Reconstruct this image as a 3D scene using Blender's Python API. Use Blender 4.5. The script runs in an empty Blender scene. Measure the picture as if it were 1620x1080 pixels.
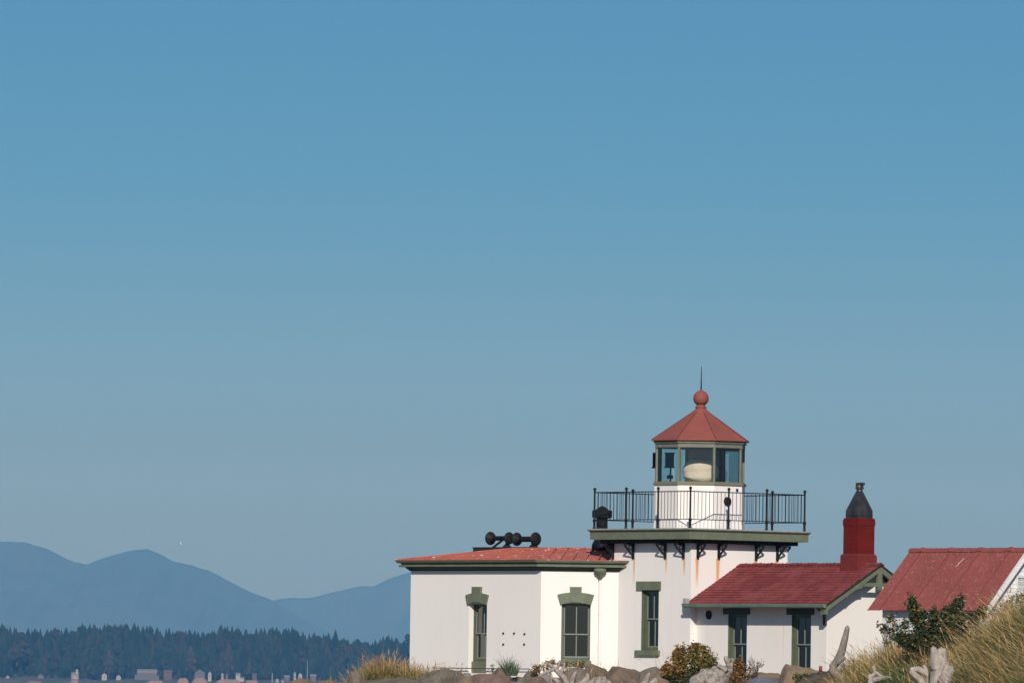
import bpy, bmesh, math, random
from math import sin, cos, radians, pi, sqrt, exp, atan2
from mathutils import Vector, Matrix, noise

random.seed(7)
S = bpy.context.scene
COL = S.collection

# ------------------------------------------------------------------ camera
FPX, PITCH, ROLL, EYE = 13500.0, math.atan((1090 - 540) / 13500.0), radians(0.85), 3.0
F = Vector((0, cos(PITCH), sin(PITCH)))
U0 = Vector((1, 0, 0)).cross(F)
CR = Vector((1, 0, 0)) * cos(ROLL) + U0 * sin(ROLL)
CU = U0 * cos(ROLL) - Vector((1, 0, 0)) * sin(ROLL)
EYEP = Vector((0, 0, EYE))
cam = bpy.data.cameras.new('camera')
cam_o = bpy.data.objects.new('camera', cam)
COL.objects.link(cam_o)
cam_o.matrix_world = Matrix.Translation(EYEP) @ Matrix((CR, CU, -F)).transposed().to_4x4()
cam.sensor_width = 36
cam.lens = 36 * FPX / 1620
cam.clip_start, cam.clip_end = 1.0, 120000
S.camera = cam_o

# ------------------------------------------------------------------ light
SUN_AZ, SUN_EL = 0.5, 28.5            # degrees to the right of straight behind the camera, above the horizon
sd = Vector((sin(radians(SUN_AZ)) * cos(radians(SUN_EL)), -cos(radians(SUN_AZ)) * cos(radians(SUN_EL)), sin(radians(SUN_EL))))
sl = bpy.data.lights.new('sun', 'SUN')
sl.energy, sl.angle, sl.color = 4.15, radians(0.53), (1.0, 0.93, 0.84)
so = bpy.data.objects.new('sun', sl)
so.rotation_euler = sd.to_track_quat('Z', 'Y').to_euler()
so.location = (0, -50, 80)
COL.objects.link(so)
wd = bpy.data.worlds.new('World')
S.world = wd
wd.use_nodes = True
wn, wl = wd.node_tree.nodes, wd.node_tree.links
sky = wn.new('ShaderNodeTexSky')
sky.sky_type = 'NISHITA'
sky.sun_disc = False
sky.sun_elevation = radians(SUN_EL)
sky.sun_rotation = math.atan2(sd.x, sd.y)
sky.air_density, sky.dust_density, sky.ozone_density, sky.altitude = 1.0, 0.3, 3.0, 0
# the clear autumn sky is deeper and bluer than the model's: tint it by height above the horizon
tc_ = wn.new('ShaderNodeTexCoord'); sx_ = wn.new('ShaderNodeSeparateXYZ'); wl.new(tc_.outputs['Generated'], sx_.inputs[0])
ramp = wn.new('ShaderNodeValToRGB'); wl.new(sx_.outputs['Z'], ramp.inputs[0])
STOPS = [(0.0, (0.222, 0.268, 0.375)), (0.018, (0.23, 0.305, 0.42)), (0.036, (0.242, 0.385, 0.66)), (0.058, (0.170, 0.375, 0.65)),
         (0.080, (0.150, 0.350, 0.60)), (0.35, (0.75, 0.85, 0.95)), (1.0, (1.0, 1.0, 1.0))]
while len(ramp.color_ramp.elements) < len(STOPS): ramp.color_ramp.elements.new(0.5)
for e_, (p_, c_) in zip(ramp.color_ramp.elements, STOPS): e_.position = p_; e_.color = (*c_, 1)
hs = wn.new('ShaderNodeMix'); hs.data_type = 'RGBA'; hs.blend_type = 'MULTIPLY'; hs.inputs['Factor'].default_value = 1.0
wl.new(ramp.outputs[0], hs.inputs['B'])
bgn = wn['Background']
bgn.inputs['Strength'].default_value = 0.09
wl.new(sky.outputs[0], hs.inputs['A'])
wl.new(hs.outputs['Result'], bgn.inputs['Color'])
S.view_settings.view_transform = 'Standard'
S.view_settings.look = 'None'
S.view_settings.exposure = 0.0
S.view_settings.gamma = 1.0
S.cycles.volume_bounces = 1
S.cycles.max_bounces = 8
S.cycles.transparent_max_bounces = 16

# ------------------------------------------------------------------ the air
HAZE_DENSITY = 4.3e-5
HAZE_COLOR = (0.165, 0.505, 1.0)

# ------------------------------------------------------------------ survey helpers
def ray(px, py):
    return F + CR * ((px - 810) / FPX) - CU * ((py - 540) / FPX)

def at(px, py, Y):
    """point of the place at distance Y metres that is surveyed at this spot of the picture"""
    r = ray(px, py)
    return EYEP + r * (Y / r.y)

def tag(o, label=None, cat=None, group=None, kind=None):
    if label: o['label'] = label
    if cat: o['category'] = cat
    if group: o['group'] = group
    if kind: o['kind'] = kind
    return o

def empty(name, loc=(0, 0, 0), rz=0.0):
    o = bpy.data.objects.new(name, None)
    o.location = loc
    o.rotation_euler = (0, 0, rz)
    COL.objects.link(o)
    return o

def V(*a):
    return Vector(a)

class MB:
    def __init__(self):
        self.v, self.f, self.m, self.sm = [], [], [], []
    def add(self, vs, fs, mi=0, smooth=False):
        n = len(self.v)
        self.v += [tuple(p) for p in vs]
        self.f += [tuple(i + n for i in f) for f in fs]
        self.m += [mi] * len(fs)
        self.sm += [smooth] * len(fs)
        return self
    def quad(self, a, b, c, d, mi=0):
        return self.add([a, b, c, d], [(0, 1, 2, 3)], mi)
    def box(self, x0, x1, y0, y1, z0, z1, mi=0):
        v = [(x, y, z) for z in (z0, z1) for y in (y0, y1) for x in (x0, x1)]
        return self.add(v, [(0, 2, 3, 1), (4, 5, 7, 6), (0, 1, 5, 4), (2, 6, 7, 3), (0, 4, 6, 2), (1, 3, 7, 5)], mi)
    def obox(self, o, u, n, w0, w1, d0, d1, z0, z1, mi=0):
        """box along horizontal direction u, depth along n"""
        z = Vector((0, 0, 1))
        v = [o + u * a + n * b + z * c for c in (z0, z1) for b in (d0, d1) for a in (w0, w1)]
        fs = [(0, 2, 3, 1), (4, 5, 7, 6), (0, 1, 5, 4), (2, 6, 7, 3), (0, 4, 6, 2), (1, 3, 7, 5)]
        return self.add(v, fs, mi)
    def bar(self, a, b, r, n=6, r2=None, mi=0, smooth=True, caps=True):
        a, b = Vector(a), Vector(b)
        d = (b - a)
        if d.length < 1e-6: return self
        d.normalize()
        s = d.orthogonal().normalized(); t = d.cross(s)
        r2 = r if r2 is None else r2
        vs = [a + (s * cos(2 * pi * i / n) + t * sin(2 * pi * i / n)) * r for i in range(n)] + \
             [b + (s * cos(2 * pi * i / n) + t * sin(2 * pi * i / n)) * r2 for i in range(n)]
        self.add(vs, [(i, (i + 1) % n, n + (i + 1) % n, n + i) for i in range(n)], mi, smooth)
        if caps:
            self.add(vs[:n], [tuple(range(n))[::-1]], mi); self.add(vs[n:], [tuple(range(n))], mi)
        return self
    def beam(self, a, b, w, h, up=(0, 0, 1), mi=0):
        """rectangular beam between two points; w sideways, h along up"""
        a, b = Vector(a), Vector(b)
        d = (b - a).normalized(); up = Vector(up)
        s = d.cross(up).normalized(); t = s.cross(d).normalized()
        vs = [p + s * (w / 2 * i) + t * (h / 2 * j) for p in (a, b) for i, j in ((-1, -1), (1, -1), (1, 1), (-1, 1))]
        return self.add(vs, [(0, 1, 2, 3), (7, 6, 5, 4), (0, 4, 5, 1), (1, 5, 6, 2), (2, 6, 7, 3), (3, 7, 4, 0)], mi)
    def lathe(self, c, prof, n=24, mi=0, smooth=True, phase=0.0, axis=None):
        c = Vector(c)
        if axis is None: s, t, d = V(1, 0, 0), V(0, 1, 0), V(0, 0, 1)
        else:
            d = Vector(axis).normalized(); s = d.orthogonal().normalized(); t = d.cross(s)
        vs, fs = [], []
        for (r, z) in prof:
            vs += [c + d * z + (s * cos(phase + 2 * pi * i / n) + t * sin(phase + 2 * pi * i / n)) * r for i in range(n)]
        for k in range(len(prof) - 1):
            for i in range(n):
                j = (i + 1) % n
                fs.append((k * n + i, k * n + j, (k + 1) * n + j, (k + 1) * n + i))
        fs.append(tuple(range(n))[::-1])
        fs.append(tuple(range((len(prof) - 1) * n, len(prof) * n)))
        return self.add(vs, fs, mi, smooth)
    def prism(self, poly, z0, z1, mi=0):
        n = len(poly)
        vs = [(p[0], p[1], z0) for p in poly] + [(p[0], p[1], z1) for p in poly]
        fs = [(i, (i + 1) % n, n + (i + 1) % n, n + i) for i in range(n)]
        fs += [tuple(range(n))[::-1], tuple(range(n, 2 * n))]
        return self.add(vs, fs, mi)
    def build(self, name, mats, parent=None, merge=False):
        me = bpy.data.meshes.new(name)
        me.from_pydata(self.v, [], self.f)
        if not isinstance(mats, (list, tuple)): mats = [mats]
        for m in mats: me.materials.append(m)
        for p, mi, s in zip(me.polygons, self.m, self.sm):
            p.material_index = mi; p.use_smooth = s
        bm = bmesh.new(); bm.from_mesh(me)
        if merge: bmesh.ops.remove_doubles(bm, verts=bm.verts, dist=1e-4)
        bm.to_mesh(me); bm.free()
        me.update()
        o = bpy.data.objects.new(name, me)
        COL.objects.link(o)
        if parent: o.parent = parent
        return o

# ------------------------------------------------------------------ materials
def mat(name, base, rough=0.7, c2=None, scale=3.0, detail=4, fac=(0.4, 0.6), stretch=(1, 1, 1), metallic=0.0,
        bump=0.0, bscale=None, bdist=0.01, spec=0.3, c3=None, s3=10.0, f3=(0.6, 0.7), st3=(1, 1, 1)):
    m = bpy.data.materials.new(name); m.use_nodes = True
    n, l = m.node_tree.nodes, m.node_tree.links
    p = n['Principled BSDF']
    p.inputs['Base Color'].default_value = (*base, 1)
    p.inputs['Roughness'].default_value = rough
    p.inputs['Metallic'].default_value = metallic
    p.inputs['Specular IOR Level'].default_value = spec
    tc = n.new('ShaderNodeTexCoord')
    def noi(sc, st, det):
        mp = n.new('ShaderNodeMapping'); mp.inputs['Scale'].default_value = st
        l.new(tc.outputs['Object'], mp.inputs['Vector'])
        t = n.new('ShaderNodeTexNoise'); t.inputs['Scale'].default_value = sc; t.inputs['Detail'].default_value = det
        t.inputs['Roughness'].default_value = 0.6
        l.new(mp.outputs[0], t.inputs['Vector'])
        return t
    col = None
    def mix(ca, cb, t, lo, hi):
        mr = n.new('ShaderNodeMapRange'); mr.inputs['From Min'].default_value = lo; mr.inputs['From Max'].default_value = hi
        l.new(t, mr.inputs['Value'])
        mx = n.new('ShaderNodeMix'); mx.data_type = 'RGBA'
        l.new(mr.outputs[0], mx.inputs['Factor'])
        if isinstance(ca, tuple): mx.inputs['A'].default_value = (*ca, 1)
        else: l.new(ca, mx.inputs['A'])
        mx.inputs['B'].default_value = (*cb, 1)
        return mx.outputs['Result']
    if c2: col = mix(base, c2, noi(scale, stretch, detail).outputs['Fac'], *fac)
    if c3: col = mix(col if col else base, c3, noi(s3, st3, 5).outputs['Fac'], *f3)
    if col: l.new(col, p.inputs['Base Color'])
    if bump:
        b = n.new('ShaderNodeBump'); b.inputs['Strength'].default_value = bump; b.inputs['Distance'].default_value = bdist
        l.new(noi(bscale or scale * 3, stretch, 6).outputs['Fac'], b.inputs['Height'])
        l.new(b.outputs[0], p.inputs['Normal'])
    return m

def math_node(n, l, op, a, b=None, c=None):
    q = n.new('ShaderNodeMath'); q.operation = op
    for i, x in enumerate((a, b, c)):
        if x is None: continue
        if isinstance(x, (int, float)): q.inputs[i].default_value = x
        else: l.new(x, q.inputs[i])
    return q.outputs[0]

# ------------------------------------------------------------------ far setting: water, hills, far shore
def interp(pts, x):
    if x <= pts[0][0]: return pts[0][1]
    for (a, b), (c, d) in zip(pts, pts[1:]):
        if x <= c:
            return b + (d - b) * (x - a) / (c - a)
    return pts[-1][1]

def fbm(x, y, z=0.0, o=4):
    v, a = 0.0, 1.0
    for _ in range(o):
        v += a * noise.noise(Vector((x, y, z))); x *= 2.03; y *= 2.03; z += 7.1; a *= 0.5
    return v

m_hill = mat('hill_forest', (0.055, 0.06, 0.035), 0.9, c2=(0.07, 0.07, 0.045), scale=0.002, spec=0.1)
def ridge(name, pts, Yc, half, x0, x1, label):
    b = MB(); nx, ny = int((x1 - x0) / 4), 26
    vs = []
    for j in range(ny + 1):
        t = -1 + 2 * j / ny
        for i in range(nx + 1):
            px = x0 + (x1 - x0) * i / nx
            c = at(px, interp(pts, px) + 1.2 * fbm(px * 0.045, 3.1 * Yc / 1e4), Yc)
            sh = max(0.0, 1 - abs(t)) ** 0.85
            w = 1.0 if abs(t) < 1e-6 else 1 - 0.22 * (0.5 + 0.5 * fbm(px * 0.02, t * 2.4, 5, 4)) * min(1, abs(t) * 5)
            vs.append((c.x, Yc + t * half, -3 + (c.z + 3) * sh * w))
    fs = [(j * (nx + 1) + i, j * (nx + 1) + i + 1, (j + 1) * (nx + 1) + i + 1, (j + 1) * (nx + 1) + i) for j in range(ny) for i in range(nx)]
    b.add(vs, fs, 0, True)
    return tag(b.build(name, m_hill), label, kind='structure')

ridge('mountains', [(-1500, 960), (-1200, 930), (-950, 940), (-700, 900), (-480, 880), (-330, 912), (-180, 905), (-60, 866), (0, 856), (40, 857), (75, 868), (105, 884), (137, 892.5), (170, 880), (200, 872), (233, 867), (255, 877),
      (275, 888), (300, 893), (330, 901), (352, 914), (375, 925), (400, 937), (432, 950), (470, 974), (540, 1010), (640, 1060), (900, 1100)],
      30000, 4500, -1500, 900, 'pale blue mountain ridge across the water, left')
ridge('mountains', [(250, 1010), (380, 965), (432, 950), (455, 944.5), (490, 945.5), (520, 938), (545, 932), (570, 927), (592, 926), (615, 915),
      (640, 907), (700, 893), (800, 897), (1000, 925), (1200, 945), (1400, 955), (1750, 940), (1900, 960), (2200, 925), (2500, 950), (3100, 985)],
      32500, 2200, 250, 3100, 'pale blue mountain ridge rising behind the lighthouse')

m_water = mat('sea_water', (0.02, 0.05, 0.06), 0.25, bump=0.6, bscale=0.6, bdist=0.08, spec=0.5)
w = MB(); w.quad((-6900, -60, 0), (6900, -60, 0), (6900, 38500, 0), (-6900, 38500, 0))
tag(w.build('water', m_water), kind='structure')

# far shore, about 8 km off: low land behind a bluff
m_shore = mat('far_shore_grass', (0.04, 0.05, 0.03), 0.95, c2=(0.075, 0.065, 0.05), scale=0.05)
m_bluff = mat('bluff_sand', (0.27, 0.165, 0.125), 0.95, c2=(0.16, 0.11, 0.085), scale=0.06, fac=(0.35, 0.7))
YS = 8000.0
K = YS / FPX                                   # metres per picture pixel out there
def shore_line(x):
    return YS - 12 + 10 * fbm(x * 0.012, 2.0)
def land_h(x, y):
    d = y - shore_line(x)
    if d < 0: return -2 + 8.5 * max(0, 1 + d / 14)
    return 6.5 + 0.8 * fbm(x * 0.02, y * 0.02) + 26 * (1 - exp(-max(0, d - 30) / 110.0)) * (0.86 + 0.14 * sin(x * 0.011 + 1.0))
g = MB(); nx, ny = 560, 40; vs = []
for j in range(ny + 1):
    dy = -20 + 8 * j if j < 12 else 76 + 17 * (j - 12)
    for i in range(nx + 1):
        x = -1300 + 2800 * i / nx
        y = shore_line(x) + dy
        vs.append((x, y, land_h(x, y)))
g.add(vs, [(j * (nx + 1) + i, j * (nx + 1) + i + 1, (j + 1) * (nx + 1) + i + 1, (j + 1) * (nx + 1) + i) for j in range(ny) for i in range(nx)], 0, True)
tag(g.build('far_shore', m_shore), kind='structure')

# pink sandy bluff stretches, each a face of the shore bank
def bluff(px0, px1, ytop, label):
    b = MB(); n = 24; vs = []
    for k in range(4):
        for i in range(n + 1):
            px = px0 + (px1 - px0) * i / n
            P = at(px, ytop, YS - 18)
            top = P.z + 0.35 * fbm(px * 0.3, 1)
            top -= 4.0 * max(0.0, abs(2 * i / n - 1) - 0.55) / 0.45 + 0.5 * abs(fbm(px * 0.9, 4.0))
            z = 0.2 + (top - 0.2) * (k / 2 if k < 3 else 1)
            vs.append((P.x, YS - 26 + (2.6 * k if k < 3 else 14) + 1.2 * fbm(px * 0.22, k * 0.4), z))
    b.add(vs, [(k * (n + 1) + i, k * (n + 1) + i + 1, (k + 1) * (n + 1) + i + 1, (k + 1) * (n + 1) + i) for k in range(3) for i in range(n)], 0, True)
    tag(b.build('sand_bluff', m_bluff), label, 'bluff', 'pink sand bluffs on the far shore')
bluff(38, 72, 1077.0, 'narrow pink sand bluff below the small pale house on the far shore, far left')
bluff(110, 126, 1074, 'short pink bank right under the white tower house on the far shore')
bluff(229, 262, 1075.5, 'short pink bank below the wide two storey house on the far shore')
bluff(280, 299, 1071.6, 'pink sand bluff left of the small dark fir standing on the shore')
bluff(303, 329, 1071.4, 'long pink sand bluff right of the small dark fir standing on the shore')
bluff(338, 383, 1073.6, 'pink sand bluff below the light cabin, right of the long bluff')
bluff(385, 412, 1075.2, 'low pink sand bluff at the right end of the row')

# the far wood
m_conifer = mat('conifer_far', (0.006, 0.016, 0.012), 0.95, c2=(0.014, 0.025, 0.016), scale=0.04, fac=(0.35, 0.65), spec=0.05)
m_decid = mat('autumn_crown_far', (0.085, 0.058, 0.042), 0.95, c2=(0.06, 0.05, 0.035), scale=0.3, spec=0.05)
def conifer_mb(b, x, y, z, h, r, rnd, mi=0):
    n, tiers = 7, 5; ex_ = rnd.uniform(1.2, 2.7)
    b.bar((x, y, z - 1), (x, y, z + h * 0.25), r * 0.12, 4, mi=mi, caps=False)
    for k in range(tiers):
        zb = z + h * (0.10 + 0.72 * k / tiers); zt = zb + h * (0.34 if k < tiers - 1 else 0.38)
        rr = r * (1 - (k / (tiers + 0.35)) ** ex_) * rnd.uniform(0.82, 1.15)
        ph = rnd.uniform(0, 6)
        vs = [(x, y, min(zt, z + h))]
        for i in range(2 * n):
            q = rr * (1.0 if i % 2 == 0 else 0.66) * rnd.uniform(0.85, 1.1)
            vs.append((x + q * cos(ph + pi * i / n), y + q * sin(ph + pi * i / n), zb - (0.03 if i % 2 == 0 else -0.02) * h))
        b.add(vs, [(0, 1 + i, 1 + (i + 1) % (2 * n)) for i in range(2 * n)], mi)
def round_mb(b, x, y, z, h, r, rnd, mi=0):
    """broadleaf crown: uneven stacked lobes"""
    b.bar((x, y, z - 1), (x, y, z + h * 0.5), r * 0.1, 4, mi=mi, caps=False)
    for k in range(5):
        lr = r * rnd.uniform(0.4, 0.62); cx = x + rnd.uniform(-0.5, 0.5) * r; cy = y + rnd.uniform(-0.5, 0.5) * r; cz = z + h - lr * 0.9 - (k > 0) * rnd.uniform(0.05, 0.5) * h
        vs, fs = [(cx, cy, cz - lr)], []
        for j in range(1, 5):
            for i in range(7):
                a = 2 * pi * (i + 0.5 * (j % 2)) / 7; q = lr * sin(pi * j / 5) * rnd.uniform(0.8, 1.2)
                vs.append((cx + q * cos(a), cy + q * sin(a), cz - lr * cos(pi * j / 5) * rnd.uniform(0.85, 1.15)))
        vs.append((cx, cy, cz + lr))
        for i in range(7):
            fs += [(0, 1 + (i + 1) % 7, 1 + i), (29, 22 + i, 22 + (i + 1) % 7)]
            for j in range(3): fs.append((1 + 7 * j + i, 1 + 7 * j + (i + 1) % 7, 8 + 7 * j + (i + 1) % 7, 8 + 7 * j + i))
        b.add(vs, fs, mi)
TOP = [(-400, 992), (-60, 990), (0, 990), (14, 989), (35, 996), (48, 1000), (60, 995), (90, 993), (100, 999), (118, 993), (150, 985), (185, 987), (215, 990),
       (250, 994), (290, 994), (310, 999), (330, 998), (365, 990), (400, 995), (418, 992), (445, 989), (472, 994), (500, 1003), (520, 1003), (545, 1007), (570, 1012),
       (590, 1013), (605, 1006), (640, 1006), (700, 1010), (900, 1008), (1200, 1016), (1700, 1020)]
fr = random.Random(11)
b = MB()
for row in range(12):
    y0 = 24 + row * 16
    px = -1200 + fr.uniform(0, 6)
    while px < 2400:
        Y = YS + y0 + fr.uniform(-7, 7)
        clump = 7.0 * fbm(px * 0.07, row * 0.7, 3.3, 3)
        line = interp(TOP, px) + clump + fr.uniform(-3, 10) + (0 if fr.random() > 0.18 else -5)
        if row < 7: line += (7 - row) * 7.5 + fr.uniform(-6, 6)
        top = at(px, line, Y)
        zb = land_h(top.x, Y)
        h = max(8, min(36, top.z - zb))
        kind = fr.random()
        if row < 10 and fr.random() < 0.24:
            round_mb(b, top.x, Y, top.z - h, h * 0.93, fr.uniform(4.5, 7.5), fr, 1 if kind < 0.8 else 2)
            px += fr.uniform(6, 14); continue
        conifer_mb(b, top.x, Y, top.z - h, h, h * fr.uniform(0.17, 0.30) + 1.0, fr, 0 if kind < 0.62 else (1 if kind < 0.88 else 2))
        px += fr.uniform(4.0, 16.0) * (1 if -200 < px < 800 else 1.6)
m_conifer2 = mat('conifer_far_light', (0.014, 0.026, 0.015), 0.95, c2=(0.022, 0.032, 0.018), scale=0.05, spec=0.05)
m_conifer3 = mat('conifer_far_brown', (0.032, 0.028, 0.02), 0.95, c2=(0.022, 0.026, 0.018), scale=0.05, spec=0.05)
tag(b.build('forest', [m_conifer, m_conifer2, m_conifer3]), 'dense dark conifer wood on the far shore across the water', kind='stuff')

# ------------------------------------------------------------------ materials of the station
def wall_paint(name, base, rust=None, shift=(0.0, 0.0, 0.0)):
    """white masonry paint; rust is a list of streaks (axis, coord, width, z_top, length, strength) that stay with the wall"""
    m = mat(name, base, 0.85, c2=(base[0] * 0.97, base[1] * 0.965, base[2] * 0.955), scale=0.9, fac=(0.42, 0.72), stretch=(1, 1, 0.22),
            bump=0.25, bscale=18, bdist=0.01, c3=(base[0] * 0.93, base[1] * 0.92, base[2] * 0.90), s3=2.2, f3=(0.58, 0.82), st3=(1.6, 1.6, 0.12), spec=0.2)
    if rust:
        n, l = m.node_tree.nodes, m.node_tree.links
        p = n['Principled BSDF']
        tc = n.new('ShaderNodeTexCoord'); sp = n.new('ShaderNodeSeparateXYZ'); l.new(tc.outputs['Object'], sp.inputs[0])
        nz = n.new('ShaderNodeTexNoise'); nz.inputs['Scale'].default_value = 9; nz.inputs['Detail'].default_value = 5
        mp = n.new('ShaderNodeMapping'); mp.inputs['Scale'].default_value = (1, 1, 0.25); l.new(tc.outputs['Object'], mp.inputs[0]); l.new(mp.outputs[0], nz.inputs[0])
        tot = None
        for (ax, c, w_, zt, ln, st, gate) in rust:
            c -= shift[ax]; zt -= shift[2]; gate = (gate[0], gate[1], gate[2] - shift[gate[0]])
            q = sp.outputs[ax]
            wob = math_node(n, l, 'MULTIPLY_ADD', nz.outputs['Fac'], w_ * 1.2, -w_ * 0.6 - c)
            d = math_node(n, l, 'ADD', q, wob)
            d = math_node(n, l, 'DIVIDE', d, w_)
            d = math_node(n, l, 'MULTIPLY', d, d)
            e = math_node(n, l, 'EXPONENT', math_node(n, l, 'MULTIPLY', d, -1.0))
            z = math_node(n, l, 'SUBTRACT', zt, sp.outputs[2])
            f = math_node(n, l, 'SUBTRACT', 1.0, math_node(n, l, 'DIVIDE', z, ln))
            f = math_node(n, l, 'MULTIPLY', math_node(n, l, 'MAXIMUM', f, 0.0), math_node(n, l, 'GREATER_THAN', z, -0.02))
            r = math_node(n, l, 'MULTIPLY', math_node(n, l, 'MULTIPLY', e, f), st)
            gq = sp.outputs[gate[0]]
            g_ = math_node(n, l, gate[1], gq, gate[2])
            r = math_node(n, l, 'MULTIPLY', r, g_)
            tot = r if tot is None else math_node(n, l, 'ADD', tot, r)
        tot = math_node(n, l, 'MULTIPLY', tot, math_node(n, l, 'ADD', nz.outputs['Fac'], 0.5))
        tot = math_node(n, l, 'MINIMUM', tot, 0.9)
        mx = n.new('ShaderNodeMix'); mx.data_type = 'RGBA'
        l.new(tot, mx.inputs['Factor']); l.new(p.inputs['Base Color'].links[0].from_socket, mx.inputs['A'])
        mx.inputs['B'].default_value = (0.72, 0.32, 0.10, 1)
        l.new(mx.outputs['Result'], p.inputs['Base Color'])
    return m

RUST = []
WHITE = (0.82, 0.775, 0.725)
LB = (-1.66, -0.745, 0.69, 1.50)               # brackets on the left face (local X)
RB = (-1.58, -0.80, 0.60, 1.40)                # brackets on the right face (local Y)
for i, x in enumerate(LB): RUST.append((0, x + 0.01, 0.034, 6.80, (0.5, 0.75, 0.5, 0.55)[i], (1.1, 1.6, 1.3, 1.5)[i], (1, 'LESS_THAN', -1.79)))
for i, y in enumerate(RB): RUST.append((1, y, 0.05, 6.78, (0.85, 0.95, 0.5, 0.5)[i], (1.9, 2.0, 1.6, 1.2)[i], (0, 'GREATER_THAN', 1.79)))
RUST.append((0, -0.36, 0.02, 4.03, 0.5, 0.28, (1, 'LESS_THAN', -1.79)))
RUST.append((0, 0.36, 0.025, 4.03, 0.45, 0.4, (1, 'LESS_THAN', -1.79)))
m_tower = wall_paint('white_tower_paint', WHITE, RUST, (0, 0, 3.3))
m_white = wall_paint('white_wall_paint', WHITE)
m_white_a = wall_paint('white_annex_paint', (0.80, 0.755, 0.70), [(0, 5.63, 0.03, 4.9, 1.3, 0.35, (1, 'LESS_THAN', -1.55))], (4.7, 0, 3.3))
m_green = mat('sage_green_paint', (0.152, 0.170, 0.112), 0.65, c2=(0.125, 0.143, 0.095), scale=4, bump=0.15, bscale=30)
m_green2 = mat('grey_green_paint', (0.12, 0.165, 0.13), 0.55, c2=(0.10, 0.14, 0.115), scale=4, bump=0.1)
m_black = mat('black_iron_paint', (0.009, 0.009, 0.0105), 0.6, c2=(0.017, 0.016, 0.016), scale=12, bump=0.2, bscale=60, spec=0.15)
m_dark = mat('dark_green_black_paint', (0.02, 0.028, 0.024), 0.6)
m_deck = mat('deck_grey_sheet', (0.36, 0.35, 0.34), 0.8, c2=(0.28, 0.27, 0.26), scale=6)
m_redcap = mat('red_lantern_roof_paint', (0.265, 0.078, 0.060), 0.65, c2=(0.225, 0.07, 0.055), scale=2.5, fac=(0.4, 0.7), bump=0.15, bscale=12, c3=(0.32, 0.13, 0.095), s3=14, f3=(0.64, 0.8), spec=0.15)
m_sash = mat('pale_sash_paint', (0.20, 0.23, 0.20), 0.5)
m_dome = mat('cream_lens_cloth', (0.72, 0.63, 0.50), 0.9, bump=0.6, bscale=5, bdist=0.03)
m_dome.node_tree.nodes['Principled BSDF'].inputs['Subsurface Weight'].default_value = 0.7
m_dome.node_tree.nodes['Principled BSDF'].inputs['Subsurface Radius'].default_value = (0.25, 0.22, 0.18)
m_room = mat('lantern_interior_grey', (0.76, 0.80, 0.78), 0.8, c2=(0.68, 0.72, 0.70), scale=3)

def roof_red(name, base, worn, droppings=0.0, streak=True, flake=0.68, fs=26):
    m = mat(name, base, 0.62, c2=tuple(c * 0.78 for c in base), scale=1.3, fac=(0.35, 0.7), stretch=(1, 1, 1), c3=worn, s3=fs, f3=(flake, flake + 0.1),
            st3=(1, 0.33, 0.33), bump=0.3, bscale=25, bdist=0.01, spec=0.12)
    if droppings:
        n, l = m.node_tree.nodes, m.node_tree.links; p = n['Principled BSDF']
        tc = n.new('ShaderNodeTexCoord'); t = n.new('ShaderNodeTexNoise'); t.inputs['Scale'].default_value = 7.0; t.inputs['Detail'].default_value = 6
        t.inputs['Roughness'].default_value = 0.7
        l.new(tc.outputs['Object'], t.inputs[0])
        mr = n.new('ShaderNodeMapRange'); mr.inputs[1].default_value = droppings; mr.inputs[2].default_value = droppings + 0.03; l.new(t.outputs['Fac'], mr.inputs[0])
        mx = n.new('ShaderNodeMix'); mx.data_type = 'RGBA'; l.new(mr.outputs[0], mx.inputs['Factor'])
        l.new(p.inputs['Base Color'].links[0].from_socket, mx.inputs['A']); mx.inputs['B'].default_value = (0.75, 0.7, 0.66, 1)
        l.new(mx.outputs['Result'], p.inputs['Base Color'])
    return m
m_fogroof = roof_red('salmon_red_sheet_roof', (0.47, 0.135, 0.092), (0.55, 0.27, 0.20), droppings=0.60)

def glass(name, tint, rough=0.02, ior=1.5):
    m = bpy.data.materials.new(name); m.use_nodes = True
    n, l = m.node_tree.nodes, m.node_tree.links
    n.remove(n['Principled BSDF'])
    t = n.new('ShaderNodeBsdfTransparent'); t.inputs[0].default_value = (*tint, 1)
    g = n.new('ShaderNodeBsdfGlossy'); g.inputs['Roughness'].default_value = rough; g.inputs['Color'].default_value = (0.95, 0.97, 1, 1)
    fr_ = n.new('ShaderNodeFresnel'); fr_.inputs[0].default_value = ior
    mx = n.new('ShaderNodeMixShader')
    l.new(fr_.outputs[0], mx.inputs[0]); l.new(t.outputs[0], mx.inputs[1]); l.new(g.outputs[0], mx.inputs[2])
    l.new(mx.outputs[0], n['Material Output'].inputs['Surface'])
    return m
m_lglass = glass('lantern_glass', (0.95, 0.955, 0.95), ior=1.85)
m_lglass2 = glass('tinted_lantern_glass', (0.60, 0.87, 0.86))
m_wglass = glass('window_glass', (0.10, 0.20, 0.30), ior=2.2)

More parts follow.
